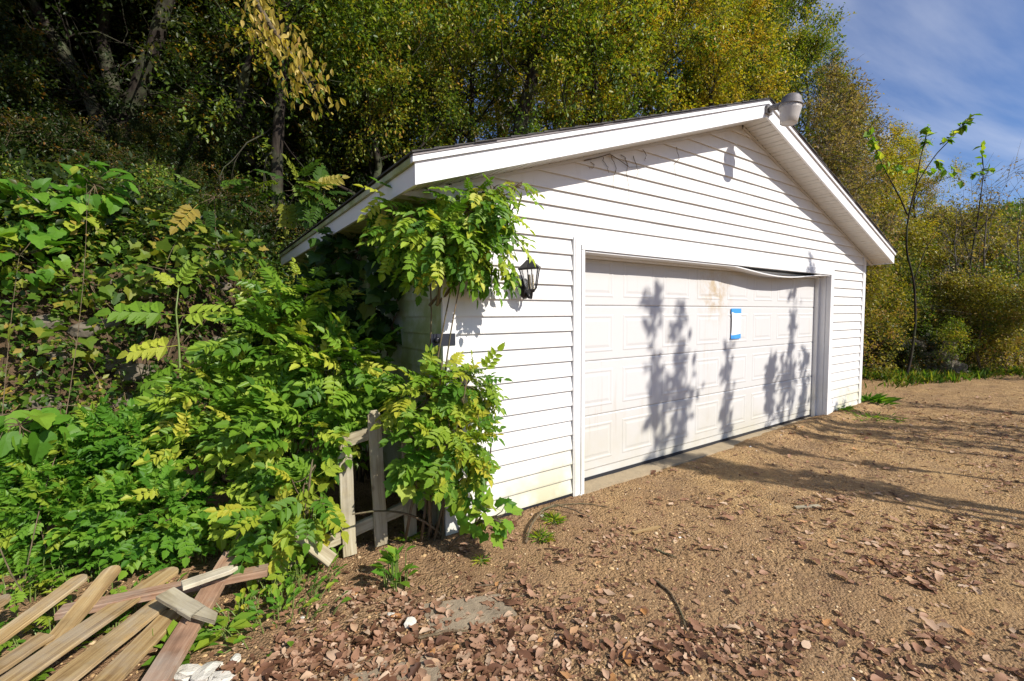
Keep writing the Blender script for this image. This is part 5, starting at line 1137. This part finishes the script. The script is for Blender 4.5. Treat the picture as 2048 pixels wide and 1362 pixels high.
# broken bits of leaf and bark trodden into the drive
m = 12000; yaw = np.radians(rng.uniform(-15, 86, m)); ds = 1.4 + 9*rng.random(m)**1.5; x = CAM[0]+np.sin(yaw)*ds; y = CAM[1]+np.cos(yaw)*ds
ok = ~((x > -.05) & (x < Wd+.05) & (y > -.03)) & (y < np.interp(x, BX, BY)) & (vnoise(x*1.6, y*1.6, 31) + .3*rng.normal(size=m) > .02); x, y = x[ok], y[ok]; m = len(x); w = rng.uniform(0, 6.28, m)
B.add(T_DB, np.stack([x, y, terrain(x, y)+.003], -1), frames(np.stack([np.cos(w), np.sin(w), rng.normal(size=m)*.3], -1), nrm(np.stack([rng.normal(size=m)*.3, rng.normal(size=m)*.3, np.ones(m)], -1)), rng.uniform(.008, .034, m)), rng.random(m)*.7)
# dry litter on the wooded slope
m = 2600; x = rng.uniform(-5, 20, m); y = np.interp(x, BX, BY) + rng.uniform(0, 7, m); ok = ~((x > -.4) & (x < Wd+.4) & (y < 5.3)); x, y = x[ok], y[ok]; m = len(x); w = rng.uniform(0, 6.28, m)
B.add(T_D[1], np.stack([x, y, terrain(x, y)+.02], -1), frames(np.stack([np.cos(w), np.sin(w), rng.normal(size=m)*.4], -1), nrm(np.stack([rng.normal(size=m)*.4, -.4+rng.normal(size=m)*.4, np.ones(m)], -1)), rng.uniform(.07, .13, m)), rng.random(m))
lo_ = B.build('leaf_litter', M_DEAD); lo_.data.polygons.foreach_set('use_smooth', np.ones(len(lo_.data.polygons), bool)); tag(lo_, 'small dry brown leaf litter scattered over dirt and slope', 'leaf litter', None, 'stuff')
# gravel
T_P = Tpl([(1,0,0),(0,1,0),(-1,0,0),(0,-1,0),(.1,.1,.62),(0,0,-.4),(.7,-.6,.2)], [(0,1,4),(1,2,4),(2,3,4),(3,6,4),(6,0,4),(1,0,5),(2,1,5),(3,2,5)])
n = 30000; yaw = np.radians(rng.uniform(-16, 86, n)); ds = 1.3 + 9.5*rng.random(n)**1.6; x = CAM[0]+np.sin(yaw)*ds; y = CAM[1]+np.cos(yaw)*ds
ok = ~((x > -.05) & (x < Wd+.05) & (y > -.06)) & (y < np.interp(x, BX, BY)) & ((vnoise(x*1.2, y*1.2, 9) + .25*rng.normal(size=n) > -.18)); x, y = x[ok], y[ok]; n = len(x); w = rng.uniform(0, 6.28, n)
s = np.clip(rng.lognormal(-5.3, .5, n), .0022, .020); B = Bulk(); B.add(T_P, np.stack([x, y, terrain(x, y)+s*.1], -1), frames(np.stack([np.cos(w), np.sin(w), rng.normal(size=n)*.2], -1), nrm(np.stack([rng.normal(size=n)*.2, rng.normal(size=n)*.2, np.ones(n)], -1)), s), np.clip(rng.beta(2.2, 2.2, n) + (rng.random(n) > .994)*.6, 0, 1))
tag(B.build('gravel', M_PEB), 'loose tan gravel scattered over the dirt drive', 'gravel', None, 'stuff')
# short grass verge at the right
n = 12000; yaw = np.radians(rng.uniform(66, 86, n)); ds = rng.uniform(11., 18., n); x = CAM[0]+np.sin(yaw)*ds; y = CAM[1]+np.cos(yaw)*ds; t = y - np.interp(x, BX, BY)
ok = (t < .5) & (t > -1.9 + .8*vnoise(x*.8, y*.8, 12)) & (vnoise(x*1.1, y*1.1, 13) + .15*rng.normal(size=n) > -.05) & (x > Wd + .4); x, y = x[ok], y[ok]; n = len(x); w = rng.uniform(0, 6.28, n)
B = Bulk(); B.add(T_BL, np.stack([x, y, terrain(x, y)-.01], -1), frames(np.stack([np.cos(w)*.5, np.sin(w)*.5, np.ones(n)], -1), rdir(n, rng), rng.uniform(.06, .15, n)*1.5), rng.random(n)); 
tag(B.build('grass', MF['bank']), 'short green grass verge below the right slope', 'grass', None, 'stuff')
print('OBJECTS', len(bpy.data.objects))
